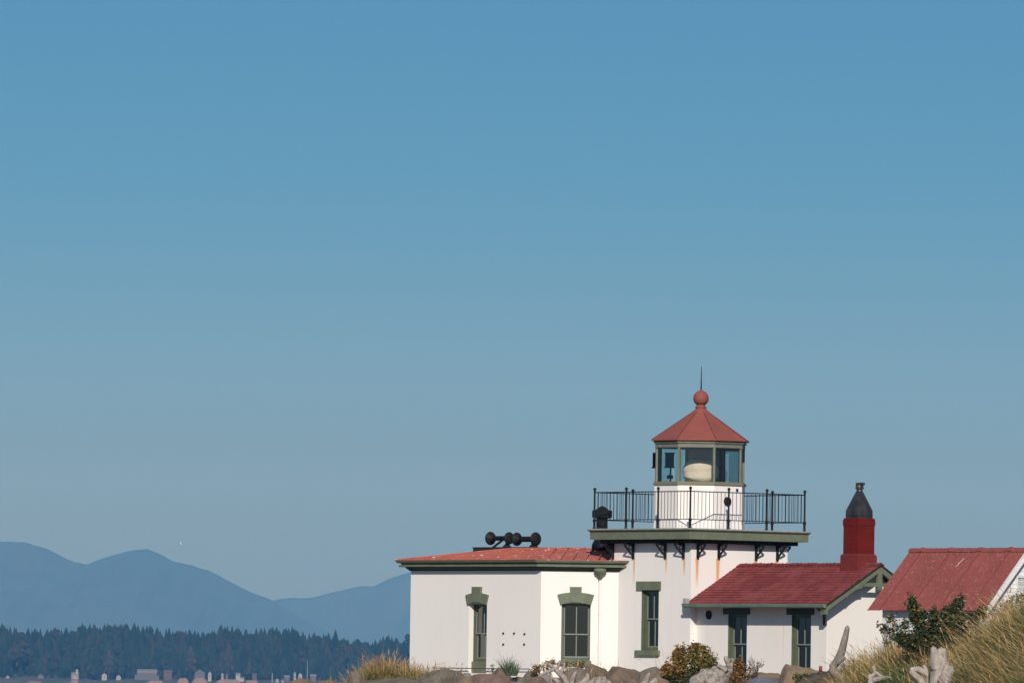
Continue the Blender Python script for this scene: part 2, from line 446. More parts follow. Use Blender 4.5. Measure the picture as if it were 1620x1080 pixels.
# ------------------------------------------------------------------ station frame of reference
AX, AY, RZ = 5.463, 245.45, radians(-51.2)
EX = V(cos(RZ), sin(RZ), 0); EY = V(-sin(RZ), cos(RZ), 0)
OFF = {}
def station(name, X, Y, z, label, cat, group=None):
    p = EX * X + EY * Y
    e = empty(name, (AX + p.x, AY + p.y, z), RZ)
    OFF[e.name] = V(X, Y, z)
    return tag(e, label, cat, group)
def station_off(o):
    while o.parent: o = o.parent
    return OFF[o.name]
def part(name, b, mats, parent, label=None, merge=False):
    off = station_off(parent)
    b.v = [(x - off.x, y - off.y, z - off.z) for x, y, z in b.v]
    o = b.build(name, mats, parent, merge)
    if label: o['label'] = label
    return o
def solo(name, b, mats, X, Y, z, label, cat, group=None, merge=False):
    """a one-mesh thing standing in the station's frame"""
    b.v = [(x - X, y - Y, zz - z) for x, y, zz in b.v]
    o = b.build(name, mats, None, merge)
    p = EX * X + EY * Y
    o.location = (AX + p.x, AY + p.y, z); o.rotation_euler = (0, 0, RZ)
    return tag(o, label, cat, group)
def zl(py, X, Y):
    """height above X, Y in the station frame that is surveyed on picture row py"""
    p = V(AX, AY, 0) + EX * X + EY * Y - V(0, 0, EYE)
    k = (540 - py) / FPX
    # (d.CU) = k (d.F), d = p + z*Z
    return (k * p.dot(F) - p.dot(CU)) / (CU.z - k * F.z)

UX, UY, UZ = V(1, 0, 0), V(0, 1, 0), V(0, 0, 1)
def panel(b, o, u, n, w, z0, z1, holes=(), mi=0, mr=0):
    """wall panel with real openings; holes = (u0, u1, z0, z1, depth)"""
    us = sorted({0.0, w, *[h[0] for h in holes], *[h[1] for h in holes]})
    zs = sorted({z0, z1, *[h[2] for h in holes], *[h[3] for h in holes]})
    o = Vector((o[0], o[1], 0))
    for a, c in zip(us, us[1:]):
        for d, e in zip(zs, zs[1:]):
            if any(h[0] <= (a + c) / 2 <= h[1] and h[2] <= (d + e) / 2 <= h[3] for h in holes): continue
            b.quad(o + u * a + UZ * d, o + u * c + UZ * d, o + u * c + UZ * e, o + u * a + UZ * e, mi)
    for (u0, u1, d, e, dep) in holes:
        i = -n * dep
        P = lambda q, z: o + u * q + UZ * z
        b.quad(P(u0, d), P(u0, d) + i, P(u0, e) + i, P(u0, e), mr)
        b.quad(P(u1, d), P(u1, e), P(u1, e) + i, P(u1, d) + i, mr)
        b.quad(P(u0, d), P(u1, d), P(u1, d) + i, P(u0, d) + i, mr)
        b.quad(P(u0, e), P(u0, e) + i, P(u1, e) + i, P(u1, e), mr)

def window(parent, o, u, n, u0, u1, z0, z1, dep, zm, muntin=True, fdep=0.16, fm=None, sm=None, label=None, tf=0.045):
    """double hung window: frame > two sashes, two panes; n is the outward normal, dep the recess of the frame face"""
    o = Vector((o[0], o[1], 0)); fm = fm or m_green; sm = sm or m_sash
    ob = lambda b, a, c, d0, d1, e, f: b.obox(o, u, n, a, c, d0, d1, e, f)
    b = MB(); t = tf
    ob(b, u0, u0 + t, -dep - fdep, -dep, z0, z1); ob(b, u1 - t, u1, -dep - fdep, -dep, z0, z1)
    ob(b, u0 + t, u1 - t, -dep - fdep, -dep, z1 - t, z1); ob(b, u0 + t, u1 - t, -dep - fdep, -dep + 0.02, z0, z0 + 0.09)
    # inner stop bead
    ob(b, u0 + t, u0 + t + 0.02, -dep - fdep, -dep - 0.03, z0 + 0.09, z1 - t); ob(b, u1 - t - 0.02, u1 - t, -dep - fdep, -dep - 0.03, z0 + 0.09, z1 - t)
    w = part('window', b, fm, parent, label)
    a, c, e, f = u0 + t + 0.02, u1 - t - 0.02, z0 + 0.09, z1 - t
    s = 0.022
    for (ea, fa, dd) in ((zm - 0.02, f, 0.05), (e, zm + 0.02, 0.10)):
        q = MB(); d1 = -dep - dd; d0 = d1 - 0.04
        ob(q, a, a + s, d0, d1, ea, fa); ob(q, c - s, c, d0, d1, ea, fa)
        ob(q, a + s, c - s, d0, d1, ea, ea + s * 1.5); ob(q, a + s, c - s, d0, d1, fa - s, fa)
        if muntin: ob(q, (a + c) / 2 - 0.013, (a + c) / 2 + 0.013, d0 + 0.003, d1 - 0.003, ea + s, fa - s)
        part('sash', q, sm, w)
        g_ = MB(); dm = (d0 + d1) / 2
        P = lambda x, z: o + u * x + n * dm + UZ * z
        g_.quad(P(a + s, ea + s), P(c - s, ea + s), P(c - s, fa - s), P(a + s, fa - s))
        part('pane', g_, m_wglass, w)
    return w

def hood(parent, o, u, n, uc, wb, wt, zb, zt, kw, kz):
    """flared flat-arched window hood with a tall keystone"""
    o = Vector((o[0], o[1], 0)); N = 8
    b = MB()
    bot = [(uc + wb / 2 * (1 - 2 * i / N), zb + 0.05 * (1 - (1 - 2 * i / N) ** 2) * 1.2 - 0.01) for i in range(N + 1)]
    top = [(uc - wt / 2 * (1 - 2 * i / N), zt + 0.07 * (1 - (1 - 2 * i / N) ** 2)) for i in range(N + 1)]
    def ex(poly, d0, d1):
        m_ = len(poly)
        vs = [o + u * a + n * d0 + UZ * z for a, z in poly] + [o + u * a + n * d1 + UZ * z for a, z in poly]
        b.add(vs, [tuple(range(m_)), tuple(range(m_, 2 * m_))[::-1]] + [(i, (i + 1) % m_, m_ + (i + 1) % m_, m_ + i) for i in range(m_)])
    ex(bot + top, -0.02, 0.06)
    ex([(uc - kw / 2 * 0.85, zb + 0.06), (uc + kw / 2 * 0.85, zb + 0.06), (uc + kw / 2, kz), (uc - kw / 2, kz)], 0.0, 0.085)
    return part('window_hood', b, m_green, parent)

def block(parent, name, o, u, n, u0, u1, d, z0, z1, m, label=None):
    b = MB(); b.obox(Vector((o[0], o[1], 0)), u, n, u0, u1, 0.001 - 0.03, d, z0, z1)
    return part(name, b, m, parent, label)

GZ = 3.3                                       # ground at the buildings

# ------------------------------------------------------------------ the lighthouse tower
LH = station('lighthouse', 0, 0, GZ, 'square white lighthouse tower with a railed gallery and a red-roofed octagonal lantern room', 'lighthouse')
TH = 1.808
b = MB()
o1 = (-TH, -TH)
panel(b, o1, UX, -UY, 2 * TH, GZ - 0.9, 7.345, [(TH - 0.365, TH + 0.40, 4.18, 5.90, 0.09)], 0, 1)
panel(b, (TH, -TH), UY, UX, 2 * TH, GZ - 0.9, 7.345)
panel(b, (TH, TH), -UX, UY, 2 * TH, GZ - 0.9, 7.345)
panel(b, (-TH, TH), -UY, -UX, 2 * TH, GZ - 0.9, 7.345)
m_olive = mat('dark_olive_paint', (0.105, 0.120, 0.078), 0.6, c2=(0.085, 0.10, 0.065), scale=4)
part('wall', b, [m_tower, m_olive], LH)
window(LH, o1, UX, -UY, TH - 0.365, TH + 0.40, 4.18, 5.90, 0.09, 5.08, tf=0.07, fm=m_olive)
block(LH, 'lintel', o1, UX, -UY, TH - 0.57, TH + 0.50, 0.05, 5.90, 6.15, m_green)
block(LH, 'sill', o1, UX, -UY, TH - 0.555, TH + 0.50, 0.09, 4.035, 4.18, m_green)
DT = 7.655
b = MB(); b.box(-2.3, 2.3, -2.3, 2.3, DT - 0.035, DT)
part('gallery_deck', b, m_deck, LH)
b = MB()
b.prism([(-2.29, -2.29), (2.29, -2.29), (2.29, 2.29), (-2.29, 2.29)], DT - 0.055, DT - 0.037)
vs = []
for (h_, z) in ((2.275, DT - 0.056), (2.235, DT - 0.10)):
    vs += [(-h_, -h_, z), (h_, -h_, z), (h_, h_, z), (-h_, h_, z)]
b.add(vs, [(i, (i + 1) % 4, 4 + (i + 1) % 4, 4 + i) for i in range(4)])
b.box(-2.23, 2.23, -2.23, 2.23, 7.343, DT - 0.10)
part('gallery_fascia', b, m_green, LH)
b = MB(); b.box(-2.02, 2.02, -2.02, 2.02, 7.235, 7.342)
part('gallery_beam', b, m_black, LH)
def bracket(o, u, n, q):
    b = MB(); o = Vector((o[0], o[1], 0)) + u * q
    b.obox(o, u, n, -0.032, 0.032, 0.0, 0.055, 6.80, 7.234)
    b.obox(o, u, n, -0.03, 0.03, 0.056, 0.37, 7.185, 7.234)
    b.beam(o + n * 0.05 + UZ * 6.88, o + n * 0.36 + UZ * 7.19, 0.045, 0.04)
    c = o + n * 0.125 + UZ * 7.115
    for i in range(12):
        a0, a1 = 2 * pi * i / 12, 2 * pi * (i + 1) / 12
        b.bar(c + (n * cos(a0) + UZ * sin(a0)) * 0.062, c + (n * cos(a1) + UZ * sin(a1)) * 0.062, 0.012, 5, caps=False)
    part('gallery_bracket', b, m_black, LH)
for q in LB: bracket((0, -TH), UX, -UY, q)
for q in RB: bracket((TH, 0), UY, UX, q)
for q in LB: bracket((0, TH), UX, UY, q)
for q in RB: bracket((-TH, 0), UY, -UX, q)
b = MB(); b.box(-1.86, -1.62, -1.93, -1.82, 6.8, 7.234)  # plain black box filling the left corner below the deck
part('black_corner_box', b, m_black, LH)
# railing
H = 2.144
cs = [V(-H, -H, DT), V(H, -H, DT), V(H, H, DT), V(-H, H, DT)]
for k in range(4):
    A, B = cs[k], cs[(k + 1) % 4]
    d = (B - A) / 3
    for j in range(3):
        P = A + d * j
        b = MB()
        b.lathe(P, [(0.05, 0), (0.05, 0.02), (0.036, 0.04), (0.036, 0.20), (0.05, 0.215), (0.05, 0.265), (0.030, 0.285), (0.026, 1.06), (0.036, 1.075), (0.026, 1.09),
                    (0.026, 1.098), (0.042, 1.115), (0.047, 1.138), (0.042, 1.161), (0.022, 1.18), (0.004, 1.186)], 10)
        part('railing_post', b, m_black, LH)
        b = MB(); Q = P + d; e = d.normalized() * 0.028
        for z, r in ((1.045, 0.015), (0.25, 0.012)):
            b.bar(P + e + UZ * z, Q - e + UZ * z, r, 6, caps=False)
        for i in range(1, 10):
            R_ = P + d * (i / 10)
            b.bar(R_ + UZ * 0.25, R_ + UZ * 1.045, 0.0085, 5, caps=False)
        part('railing_panel', b, m_black, LH)

def octa(R, z, ph=22.5):
    return [V(R * cos(radians(ph + 45 * i)), R * sin(radians(ph + 45 * i)), z) for i in range(8)]
def octring(b, R0, R1, z0, z1, mi=0):
    a, c, d, e = octa(R1, z0), octa(R1, z1), octa(R0, z0), octa(R0, z1)
    for i in range(8):
        j = (i + 1) % 8
        b.quad(a[i], a[j], c[j], c[i], mi); b.quad(d[i], e[i], e[j], d[j], mi)
        b.quad(c[i], c[j], e[j], e[i], mi); b.quad(a[i], d[i], d[j], a[j], mi)
RM = 1.365
b = MB(); octring(b, 1.2, RM, DT + 0.001, 8.93)
octring(b, 1.2, RM + 0.012, DT + 0.001, DT + 0.14)
part('lantern_base', b, m_white, LH)
b = MB(); octring(b, 1.1, RM + 0.045, 8.93, 8.985); octring(b, 1.1, RM + 0.015, 8.987, 9.02)
b.prism(octa(1.15, 0), 8.90, 8.94)
part('lantern_sill', b, mat('olive_brown_sill', (0.19, 0.18, 0.115), 0.6), LH)
b = MB(); octring(b, 1.16, RM - 0.005, 10.0, 10.12); octring(b, 1.16, RM + 0.04, 10.122, 10.165)
m_lpost = mat('greyed_olive_paint', (0.185, 0.185, 0.14), 0.6, c2=(0.155, 0.158, 0.12), scale=5)
part('lantern_header', b, m_lpost, LH)
b = MB(); octring(b, 1.14, RM + 0.015, 10.167, 10.20); b.prism(octa(1.2, 0), 10.14, 10.16)
part('lantern_ceiling', b, m_dark, LH)
for i in range(8):
    an = radians(22.5 + 45 * i); c = V(cos(an), sin(an), 0) * (RM - 0.055)
    b = MB(); n_ = V(cos(an), sin(an), 0); u_ = V(-sin(an), cos(an), 0)
    b.obox(c, u_, n_, -0.032, 0.032, -0.05, 0.03, 9.02, 10.0)
    part('lantern_post', b, m_lpost, LH)
m_blind = m_room
for i in range(8):
    a, c = octa(RM - 0.065, 0)[i], octa(RM - 0.065, 0)[(i + 1) % 8]
    b = MB(); b.quad(V(a.x, a.y, 9.02), V(c.x, c.y, 9.02), V(c.x, c.y, 10.0), V(a.x, a.y, 10.0))
    back = (i == 2)                             # the landward side is a solid panel
    part('lantern_panel' if back else 'lantern_pane', b, m_room if back else (m_lglass2 if i in (0, 1, 3, 4) else m_lglass), LH)
# roof of the lantern: eight planes with rolled hips
b = MB()
lo, hi, lo2 = octa(1.475, 10.225), octa(0.235, 11.055), octa(1.475, 10.195)
for i in range(8):
    j = (i + 1) % 8
    b.quad(lo[i], lo[j], hi[j], hi[i]); b.quad(lo2[i], lo2[j], lo[j], lo[i])
b.add(lo2, [tuple(range(8))[::-1]])
for i in range(8): b.bar(lo[i] + UZ * 0.002, hi[i] + UZ * 0.002, 0.010, 6, mi=1)
rf = part('lantern_roof', b, [m_redcap, mat('dark_red_hip_joint', (0.13, 0.035, 0.028), 0.8, spec=0.05)], LH)
b = MB()
b.lathe((0, 0, 0), [(0.265, 11.015), (0.262, 11.04), (0.24, 11.07), (0.19, 11.10), (0.155, 11.14), (0.145, 11.17), (0.172, 11.178), (0.172, 11.197), (0.135, 11.205), (0.128, 11.27),
                    (0.15, 11.275), (0.19, 11.32), (0.215, 11.37), (0.225, 11.44), (0.215, 11.51), (0.18, 11.58), (0.12, 11.635), (0.06, 11.665), (0.022, 11.70)], 28)
part('finial', b, m_redcap, rf)
b = MB(); b.bar((0, 0, 11.69), (0, 0, 12.36), 0.021, 8, r2=0.008)
part('lightning_rod', b, m_black, rf)
# round vent, small fittings on the lantern base
yv = 0.0
b = MB(); an = radians(0.0)
b.lathe((RM * cos(radians(22.5)) + 0.0, 0.0, 0), [(0.13, 0), (0.13, 0.04), (0.10, 0.06)], 20, axis=(1, 0, 0))
b.v = [(x, y - 0.03, z + 8.47) for x, y, z in b.v]
part('round_vent', b, m_black, LH)
b = MB(); b.box(1.28, 1.33, 0.28, 0.33, 8.78, 8.84)
part('cable_clip', b, m_black, LH)
# box fitting outside the left pane
b = MB(); c = V(-1.33, -0.56, 0)
b.box(c.x - 0.04, c.x + 0.04, c.y - 0.08, c.y + 0.04, 9.47, 9.88)
b.box(c.x - 0.055, c.x + 0.055, c.y - 0.10, c.y + 0.05, 9.43, 9.47); b.box(c.x, c.x + 0.17, c.y - 0.02, c.y + 0.02, 9.6, 9.64)
part('signal_box', b, m_black, LH)
# draped lens inside
b = MB(); prof = []
b.lathe((0, 0, 0), [(0.40, 8.945), (0.46, 9.02), (0.53, 9.10), (0.50, 9.14), (0.53, 9.19), (0.50, 9.225), (0.535, 9.28), (0.515, 9.33), (0.50, 9.40), (0.46, 9.46), (0.39, 9.53), (0.29, 9.585), (0.17, 9.615), (0.03, 9.625)], 36)
b.v = [(x * (1 + 0.05 * noise.noise(Vector((x * 3, y * 3, z * 6)))), y * (1 + 0.05 * noise.noise(Vector((x * 3, y * 3, z * 6 + 9)))), z + 0.025 * sin(atan2(y, x) * 2 + z * 9)) for x, y, z in b.v]
b.v = [(x + 0.01, y + 0.015, z + 0.085) for x, y, z in b.v]
solo('lantern_lens', b, m_dome, 0, 0, 8.94, 'cream cloth-covered rounded lens inside the glass lantern room', 'lens')
b = MB(); X, Y = -1.06, -0.22
b.box(X - 0.13, X + 0.06, Y - 0.10, Y + 0.08, 9.48, 9.86); b.bar((X, Y, 9.48), (X, Y, 8.95), 0.022, 6); b.box(X - 0.09, X + 0.05, Y - 0.06, Y + 0.06, 9.14, 9.24)
b.box(X - 0.15, X + 0.08, Y - 0.12, Y + 0.10, 9.86, 9.89); b.box(X - 0.15, X + 0.08, Y - 0.12, Y + 0.10, 9.45, 9.48)
solo('lamp_controller', b, m_dark, X, Y, 8.94, 'dark box on a thin stand inside the left side of the glass lantern room', 'equipment box')

# ------------------------------------------------------------------ fog signal building, left of the tower
FB = station('fog_signal_building', -5.2, -1.3, GZ, 'low white building left of the tower with a shallow salmon red roof and green cornice', 'building')
XL, YA, XC, YB = -9.074, -3.388, -3.0016, 0.79
NB = V(1, -1, 0).normalized(); TB = V(1, 1, 0).normalized(); LBW = 1.58 * sqrt(2)
b = MB()
panel(b, (XL, YA), UX, -UY, XC - XL, GZ - 0.9, 6.55, [(2.755, 3.595, 3.46, 5.47, 0.18)], 0, 0)
panel(b, (XC, YA), TB, NB, LBW, GZ - 0.9, 6.55, [(0.60, 1.44, 3.72, 5.50, 0.10)], 0, 0)
panel(b, (-1.42, -1.808), UX, -UY, 0.0001, GZ - 0.9, 6.5)
panel(b, (XL, YB), -UY, -UX, YB - YA, GZ - 0.9, 6.55)
panel(b, (-TH, YB), -UX, UY, -TH - XL, GZ - 0.9, 6.55)
part('wall', b, m_white, FB)
window(FB, (XL, YA), UX, -UY, 2.755, 3.595, 3.80, 5.47, 0.18, 4.62, fdep=0.2, fm=m_olive)
b = MB(); b.obox(V(XL, YA, 0), UX, -UY, 2.757, 3.593, -0.30, -0.12, 3.46, 3.80)
part('sill', b, m_green, FB)
hood(FB, (XL, YA), UX, -UY, 3.165, 0.86, 1.04, 5.455, 5.72, 0.40, 5.965)
window(FB, (XC, YA), TB, NB, 0.60, 1.44, 3.86, 5.50, 0.10, 4.62, fdep=0.16, fm=m_olive)
b = MB(); b.obox(V(XC, YA, 0), TB, NB, 0.56, 1.48, -0.25, 0.04, 3.70, 3.86)
part('sill', b, m_green, FB)
hood(FB, (XC, YA), TB, NB, 1.01, 0.88, 1.06, 5.47, 5.75, 0.34, 5.975)
# cornice swept round the walls
def eave(o, z):
    return [V(-TH - 0.01, YB + o, z), V(XL - o, YB + o, z), V(XL - o, YA - o, z), V(XC + 0.4142 * o, YA - o, z), V(-1.4216 + 1.4142 * o, -1.811, z)]
def sweep(prof):
    b = MB(); rows = [eave(o, z) for o, z in prof]
    for r0, r1 in zip(rows, rows[1:]):
        for i in range(4): b.quad(r0[i], r0[i + 1], r1[i + 1], r1[i])
    n_ = len(rows)
    b.add([r[4] for r in rows], [tuple(range(n_))])
    return b
part('frieze', sweep([(0.0, 6.43), (0.035, 6.43), (0.05, 6.46), (0.12, 6.52), (0.12, 6.539), (0.0, 6.539)]), m_dark, FB)
part('cornice', sweep([(0.0, 6.54), (0.25, 6.54), (0.26, 6.55), (0.26, 6.595), (0.25, 6.603), (0.215, 6.607), (0.20, 6.63), (0.215, 6.645), (0.29, 6.655), (0.315, 6.68), (0.33, 6.715), (0.33, 6.727), (0.0, 6.727)]), m_green, FB)
RZT = 7.13
e = eave(0.345, 6.742)
b = MB()
yr, run = -1.30, (-1.30) - (YA - 0.345)
a1 = V(XL - 0.345 + run, yr, RZT); yr2 = YB + 0.345 - run
a2 = V(XC + 0.4142 * 0.345 - (sqrt(2) - 1) * run, yr, RZT); a3 = V(-TH, yr + 0.0, RZT)
t3 = V(-TH, a2.y + (-TH - a2.x), RZT)
b.quad(e[2], e[3], a2, a1)                       # front plane
b.add([e[3], e[4], V(-TH - 0.0, -1.811, 6.742 + 0.02), t3, a2], [(0, 1, 2, 3, 4)])
b.add([e[1], e[2], a1], [(0, 1, 2)])
b.add([e[0], e[1], a1, a2, t3], [(0, 1, 2, 3, 4)])
for p_, q_ in zip(e[1:], e[2:]): b.quad(p_ - UZ * 0.014, q_ - UZ * 0.014, q_, p_)
b.bar(e[2] + UZ * 0.005, a1, 0.018, 6); b.bar(a1, a2, 0.018, 6); b.bar(e[3] + UZ * 0.005, a2, 0.018, 6)
for i in range(1, 15):                           # standing seams on the front plane
    x = e[2].x + i * 0.42
    y1 = min(yr, YA - 0.345 + (x - e[2].x)); f_ = (y1 - e[2].y) / run
    if x > e[3].x: break
    b.beam(V(x, e[2].y + 0.01, 6.75), V(x, y1, 6.75 + (RZT - 6.742) * f_), 0.018, 0.03)
for i in range(1, 7):
    P = e[3] + TB * (0.36 * i)
    if P.y < -1.9:
        Q = P + V(-1, 1, 0).normalized() * run; Q.z = RZT
        b.beam(P + UZ * 0.008, Q + UZ * 0.004, 0.018, 0.03)
part('roof', b, m_fogroof, FB)
# downpipe with its rain head
c = V(XC, YA, 0) + TB * 1.715
b = MB(); b.bar(c + NB * 0.07 + UZ * (GZ - 0.2), c + NB * 0.07 + UZ * 6.27, 0.042, 12)
for z in (4.2, 5.2): b.bar(c + NB * 0.07 + UZ * z, c + NB * 0.07 + UZ * (z + 0.05), 0.048, 12)
dp = part('downpipe', b, m_white, FB)
b = MB(); b.lathe(c + NB * 0.15, [(0.05, 6.22), (0.055, 6.28), (0.075, 6.30), (0.11, 6.36), (0.165, 6.40), (0.185, 6.45), (0.175, 6.50), (0.165, 6.51), (0.12, 6.515)], 20)
part('rain_head', b, m_green, dp)
for (x, z) in ((-4.684, 4.623), (-4.189, 4.625), (-3.709, 4.609), (-4.677, 4.304), (-3.716, 4.309)):
    b = MB(); b.lathe((x, YA, z), [(0.028, -0.01), (0.028, 0.03), (0.016, 0.05)], 8, axis=(0, -1, 0))
    part('anchor_bolt', b, m_black, FB)
b = MB(); b.bar((-7.9, YA - 0.10, 3.60), (-3.35, YA - 0.10, 3.60), 0.014, 8)
for i in range(8): b.bar((-7.8 + 0.62 * i, YA, 3.60), (-7.8 + 0.62 * i, YA - 0.10, 3.60), 0.012, 5)
part('water_pipe', b, mat('rusty_pipe', (0.09, 0.06, 0.055), 0.8), FB)
# ventilator on the roof
X, Y = -3.25, -0.95
s_ = 0.0182
zv = lambda py: zl(py, X, Y)
b = MB()
b.lathe((X, Y, 0), [(0.29, RZT - 0.05), (0.285, zv(862)), (0.25, zv(857)), (0.19, zv(852)), (0.165, zv(848)), (0.165, zv(819))], 20)
vt = part('roof_ventilator', b, m_black, FB)
b = MB()
b.lathe((X, Y, 0), [(0.14, zv(823)), (0.14, zv(818))], 20)
for i in range(16): b.bar((X + 0.155 * cos(i * pi / 8), Y + 0.155 * sin(i * pi / 8), zv(822)), (X + 0.155 * cos(i * pi / 8), Y + 0.155 * sin(i * pi / 8), zv(817)), 0.012, 4)
b.lathe((X, Y, 0), [(0.22, zv(819.5)), (0.29, zv(818)), (0.29, zv(807)), (0.20, zv(806.5)), (0.10, zv(802)), (0.02, zv(800))], 8, smooth=False)
part('ventilator_cap', b, m_black, vt)

# fog horns and their platform
PX0, PX1, PY0, PY1 = -8.98, -6.45, -1.15, -0.45
zp = zl(865.5, PX0, -0.8)
b = MB(); b.box(PX0, PX1, PY0, PY1, 6.80, zp - 0.02); b.box(PX0 - 0.02, PX1 + 0.02, PY0 - 0.02, PY1 + 0.02, zp - 0.018, zp)
solo('horn_platform', b, m_dark, (PX0 + PX1) / 2, -0.8, 6.80, 'low black platform under the fog horns on the red roof', 'platform')
def horn(x0, x1, zc, r0, r1, tube, label, strut):
    Y = -0.8
    H_ = station('fog_horn', (x0 + x1) / 2, Y, zp, label, 'fog horn', 'black fog horns on the flat roof')
    b = MB(); b.lathe((x0 + 0.08, Y, zc), [(tube * 0.9, 0), (tube, 0.1), (tube, (x1 - x0) - 0.30), (tube * 1.15, x1 - x0 - 0.26), (tube, x1 - x0 - 0.14)], 16, axis=(1, 0, 0))
    part('horn_tube', b, m_black, H_)
    for (x, s, r) in ((x0, -1, r0), (x1, 1, r1)):
        b = MB(); b.lathe((x, Y, zc), [(tube, -0.16), (tube * 1.2, -0.11), (r * 0.75, -0.055), (r * 0.97, -0.02), (r, 0.0), (r * 0.95, 0.02), (r * 0.6, 0.045), (0.03, 0.055)], 24, axis=(s, 0, 0))
        part('horn_bell', b, m_black, H_)
    b = MB()
    if strut: b.bar((x1 - 0.2, Y, zc), (x0 + 0.13, Y, zp), 0.035, 8)
    b.bar((x1 - 0.08, Y, zc), (x1 - 0.1, Y, zp), 0.05, 8); b.lathe((x1 - 0.1, Y, 0), [(0.13, zp), (0.13, zp + 0.02), (0.05, zp + 0.1)], 12)
    part('horn_stand', b, m_black, H_)
zh = zl(851, -8, -0.8)
horn(-8.60, -7.72, zh, 0.20, 0.185, 0.07, 'left black double-belled fog horn held by a slanting strut above the red roof', True)
horn(-7.36, -6.48, zh - 0.03, 0.20, 0.205, 0.082, 'right black double-belled fog horn with a thick straight tube above the red roof', False)

# ------------------------------------------------------------------ annex, right of the tower
AN = station('annex', 4.7, 0, GZ, 'low white annex with a dark red shingle roof and green truss gable', 'building')
YF, XR = -1.585, 7.467
SL = (6.66 - 5.47) / 2.07                        # roof slope
b = MB()
W1, W2 = (3.22, 4.04), (5.98, 6.81)
panel(b, (TH, YF), UX, -UY, XR - TH, GZ - 0.9, 5.62, [(W1[0] - TH, W1[1] - TH, 3.5, 5.215, 0.07), (W2[0] - TH, W2[1] - TH, 3.5, 5.215, 0.07)], 0, 1)
panel(b, (XR, YF), UY, UX, -2 * YF, GZ - 0.9, 5.62)
b.add([V(XR, YF, 5.62), V(XR, -YF, 5.62), V(XR, 0, 5.62 - YF * SL)], [(0, 1, 2)])
panel(b, (XR, -YF), -UX, UY, XR - TH, GZ - 0.9, 5.62)
m_lint = mat('eave_shaded_green_paint', (0.045, 0.06, 0.045), 0.6)  # green darkened to carry the eave's shade on the annex lintels
part('wall', b, [m_white_a, m_olive], AN)
for w0, w1 in (W1, W2):
    window(AN, (0, YF), UX, -UY, w0, w1, 3.50, 5.215, 0.07, 4.385, fm=m_olive, sm=m_sash, tf=0.075)
    block(AN, 'lintel', (0, YF), UX, -UY, w0 - 0.18, w1 + 0.13, 0.05, 5.217, 5.395, m_lint)
    block(AN, 'sill', (0, YF), UX, -UY, w0 - 0.12, w1 + 0.12, 0.08, 3.38, 3.50, m_green2)
b = MB(); b.lathe((2.37, YF, 5.20), [(0.13, -0.05), (0.13, 0.02), (0.115, 0.02)], 20, axis=(0, -1, 0))
part('round_vent', b, m_black, AN)
# shingles in real courses
m_shingle = bpy.data.materials.new('dark_red_shingles'); m_shingle.use_nodes = True
def shingle_nodes(m):
    n, l = m.node_tree.nodes, m.node_tree.links; p = n['Principled BSDF']; p.inputs['Roughness'].default_value = 0.75; p.inputs['Specular IOR Level'].default_value = 0.08
    tc = n.new('ShaderNodeTexCoord'); sp = n.new('ShaderNodeSeparateXYZ'); l.new(tc.outputs['Object'], sp.inputs[0])
    cb = n.new('ShaderNodeCombineXYZ'); l.new(sp.outputs[0], cb.inputs[0]); l.new(math_node(n, l, 'SUBTRACT', sp.outputs[2], 2.17 - 0.006), cb.inputs[1])
    br = n.new('ShaderNodeTexBrick'); l.new(cb.outputs[0], br.inputs[0])
    br.inputs['Scale'].default_value = 1.0; br.inputs['Brick Width'].default_value = 0.17; br.inputs['Row Height'].default_value = 0.0744; br.inputs['Mortar Size'].default_value = 0.009; br.inputs['Mortar Smooth'].default_value = 0.3
    br.inputs['Color1'].default_value = (0.275, 0.056, 0.054, 1); br.inputs['Color2'].default_value = (0.19, 0.043, 0.043, 1); br.inputs['Mortar'].default_value = (0.085, 0.024, 0.024, 1)  # mortar colour paints shingle gaps and the shadow line under each course
    t = n.new('ShaderNodeTexNoise'); t.inputs['Scale'].default_value = 1.6; t.inputs['Detail'].default_value = 6; l.new(tc.outputs['Object'], t.inputs[0])
    mr = n.new('ShaderNodeMapRange'); mr.inputs[1].default_value = 0.45; mr.inputs[2].default_value = 0.75; mr.inputs[4].default_value = 0.55; l.new(t.outputs['Fac'], mr.inputs[0])
    mx = n.new('ShaderNodeMix'); mx.data_type = 'RGBA'; l.new(mr.outputs[0], mx.inputs['Factor']); l.new(br.outputs['Color'], mx.inputs['A']); mx.inputs['B'].default_value = (0.29, 0.10, 0.085, 1)
    t2 = n.new('ShaderNodeTexNoise'); t2.inputs['Scale'].default_value = 22; t2.inputs['Detail'].default_value = 4; l.new(tc.outputs['Object'], t2.inputs[0])
    mr2 = n.new('ShaderNodeMapRange'); mr2.inputs[1].default_value = 0.68; mr2.inputs[2].default_value = 0.76; l.new(t2.outputs['Fac'], mr2.inputs[0])
    mx2 = n.new('ShaderNodeMix'); mx2.data_type = 'RGBA'; l.new(mr2.outputs[0], mx2.inputs['Factor']); l.new(mx.outputs['Result'], mx2.inputs['A']); mx2.inputs['B'].default_value = (0.34, 0.19, 0.15, 1)
    l.new(mx2.outputs['Result'], p.inputs['Base Color'])
shingle_nodes(m_shingle)
RX0, RX1, EYV = TH + 0.003, 7.93, -2.07
zr = lambda y: 6.66 - SL * abs(y)
b = MB(); NC = 16
rs = random.Random(5)
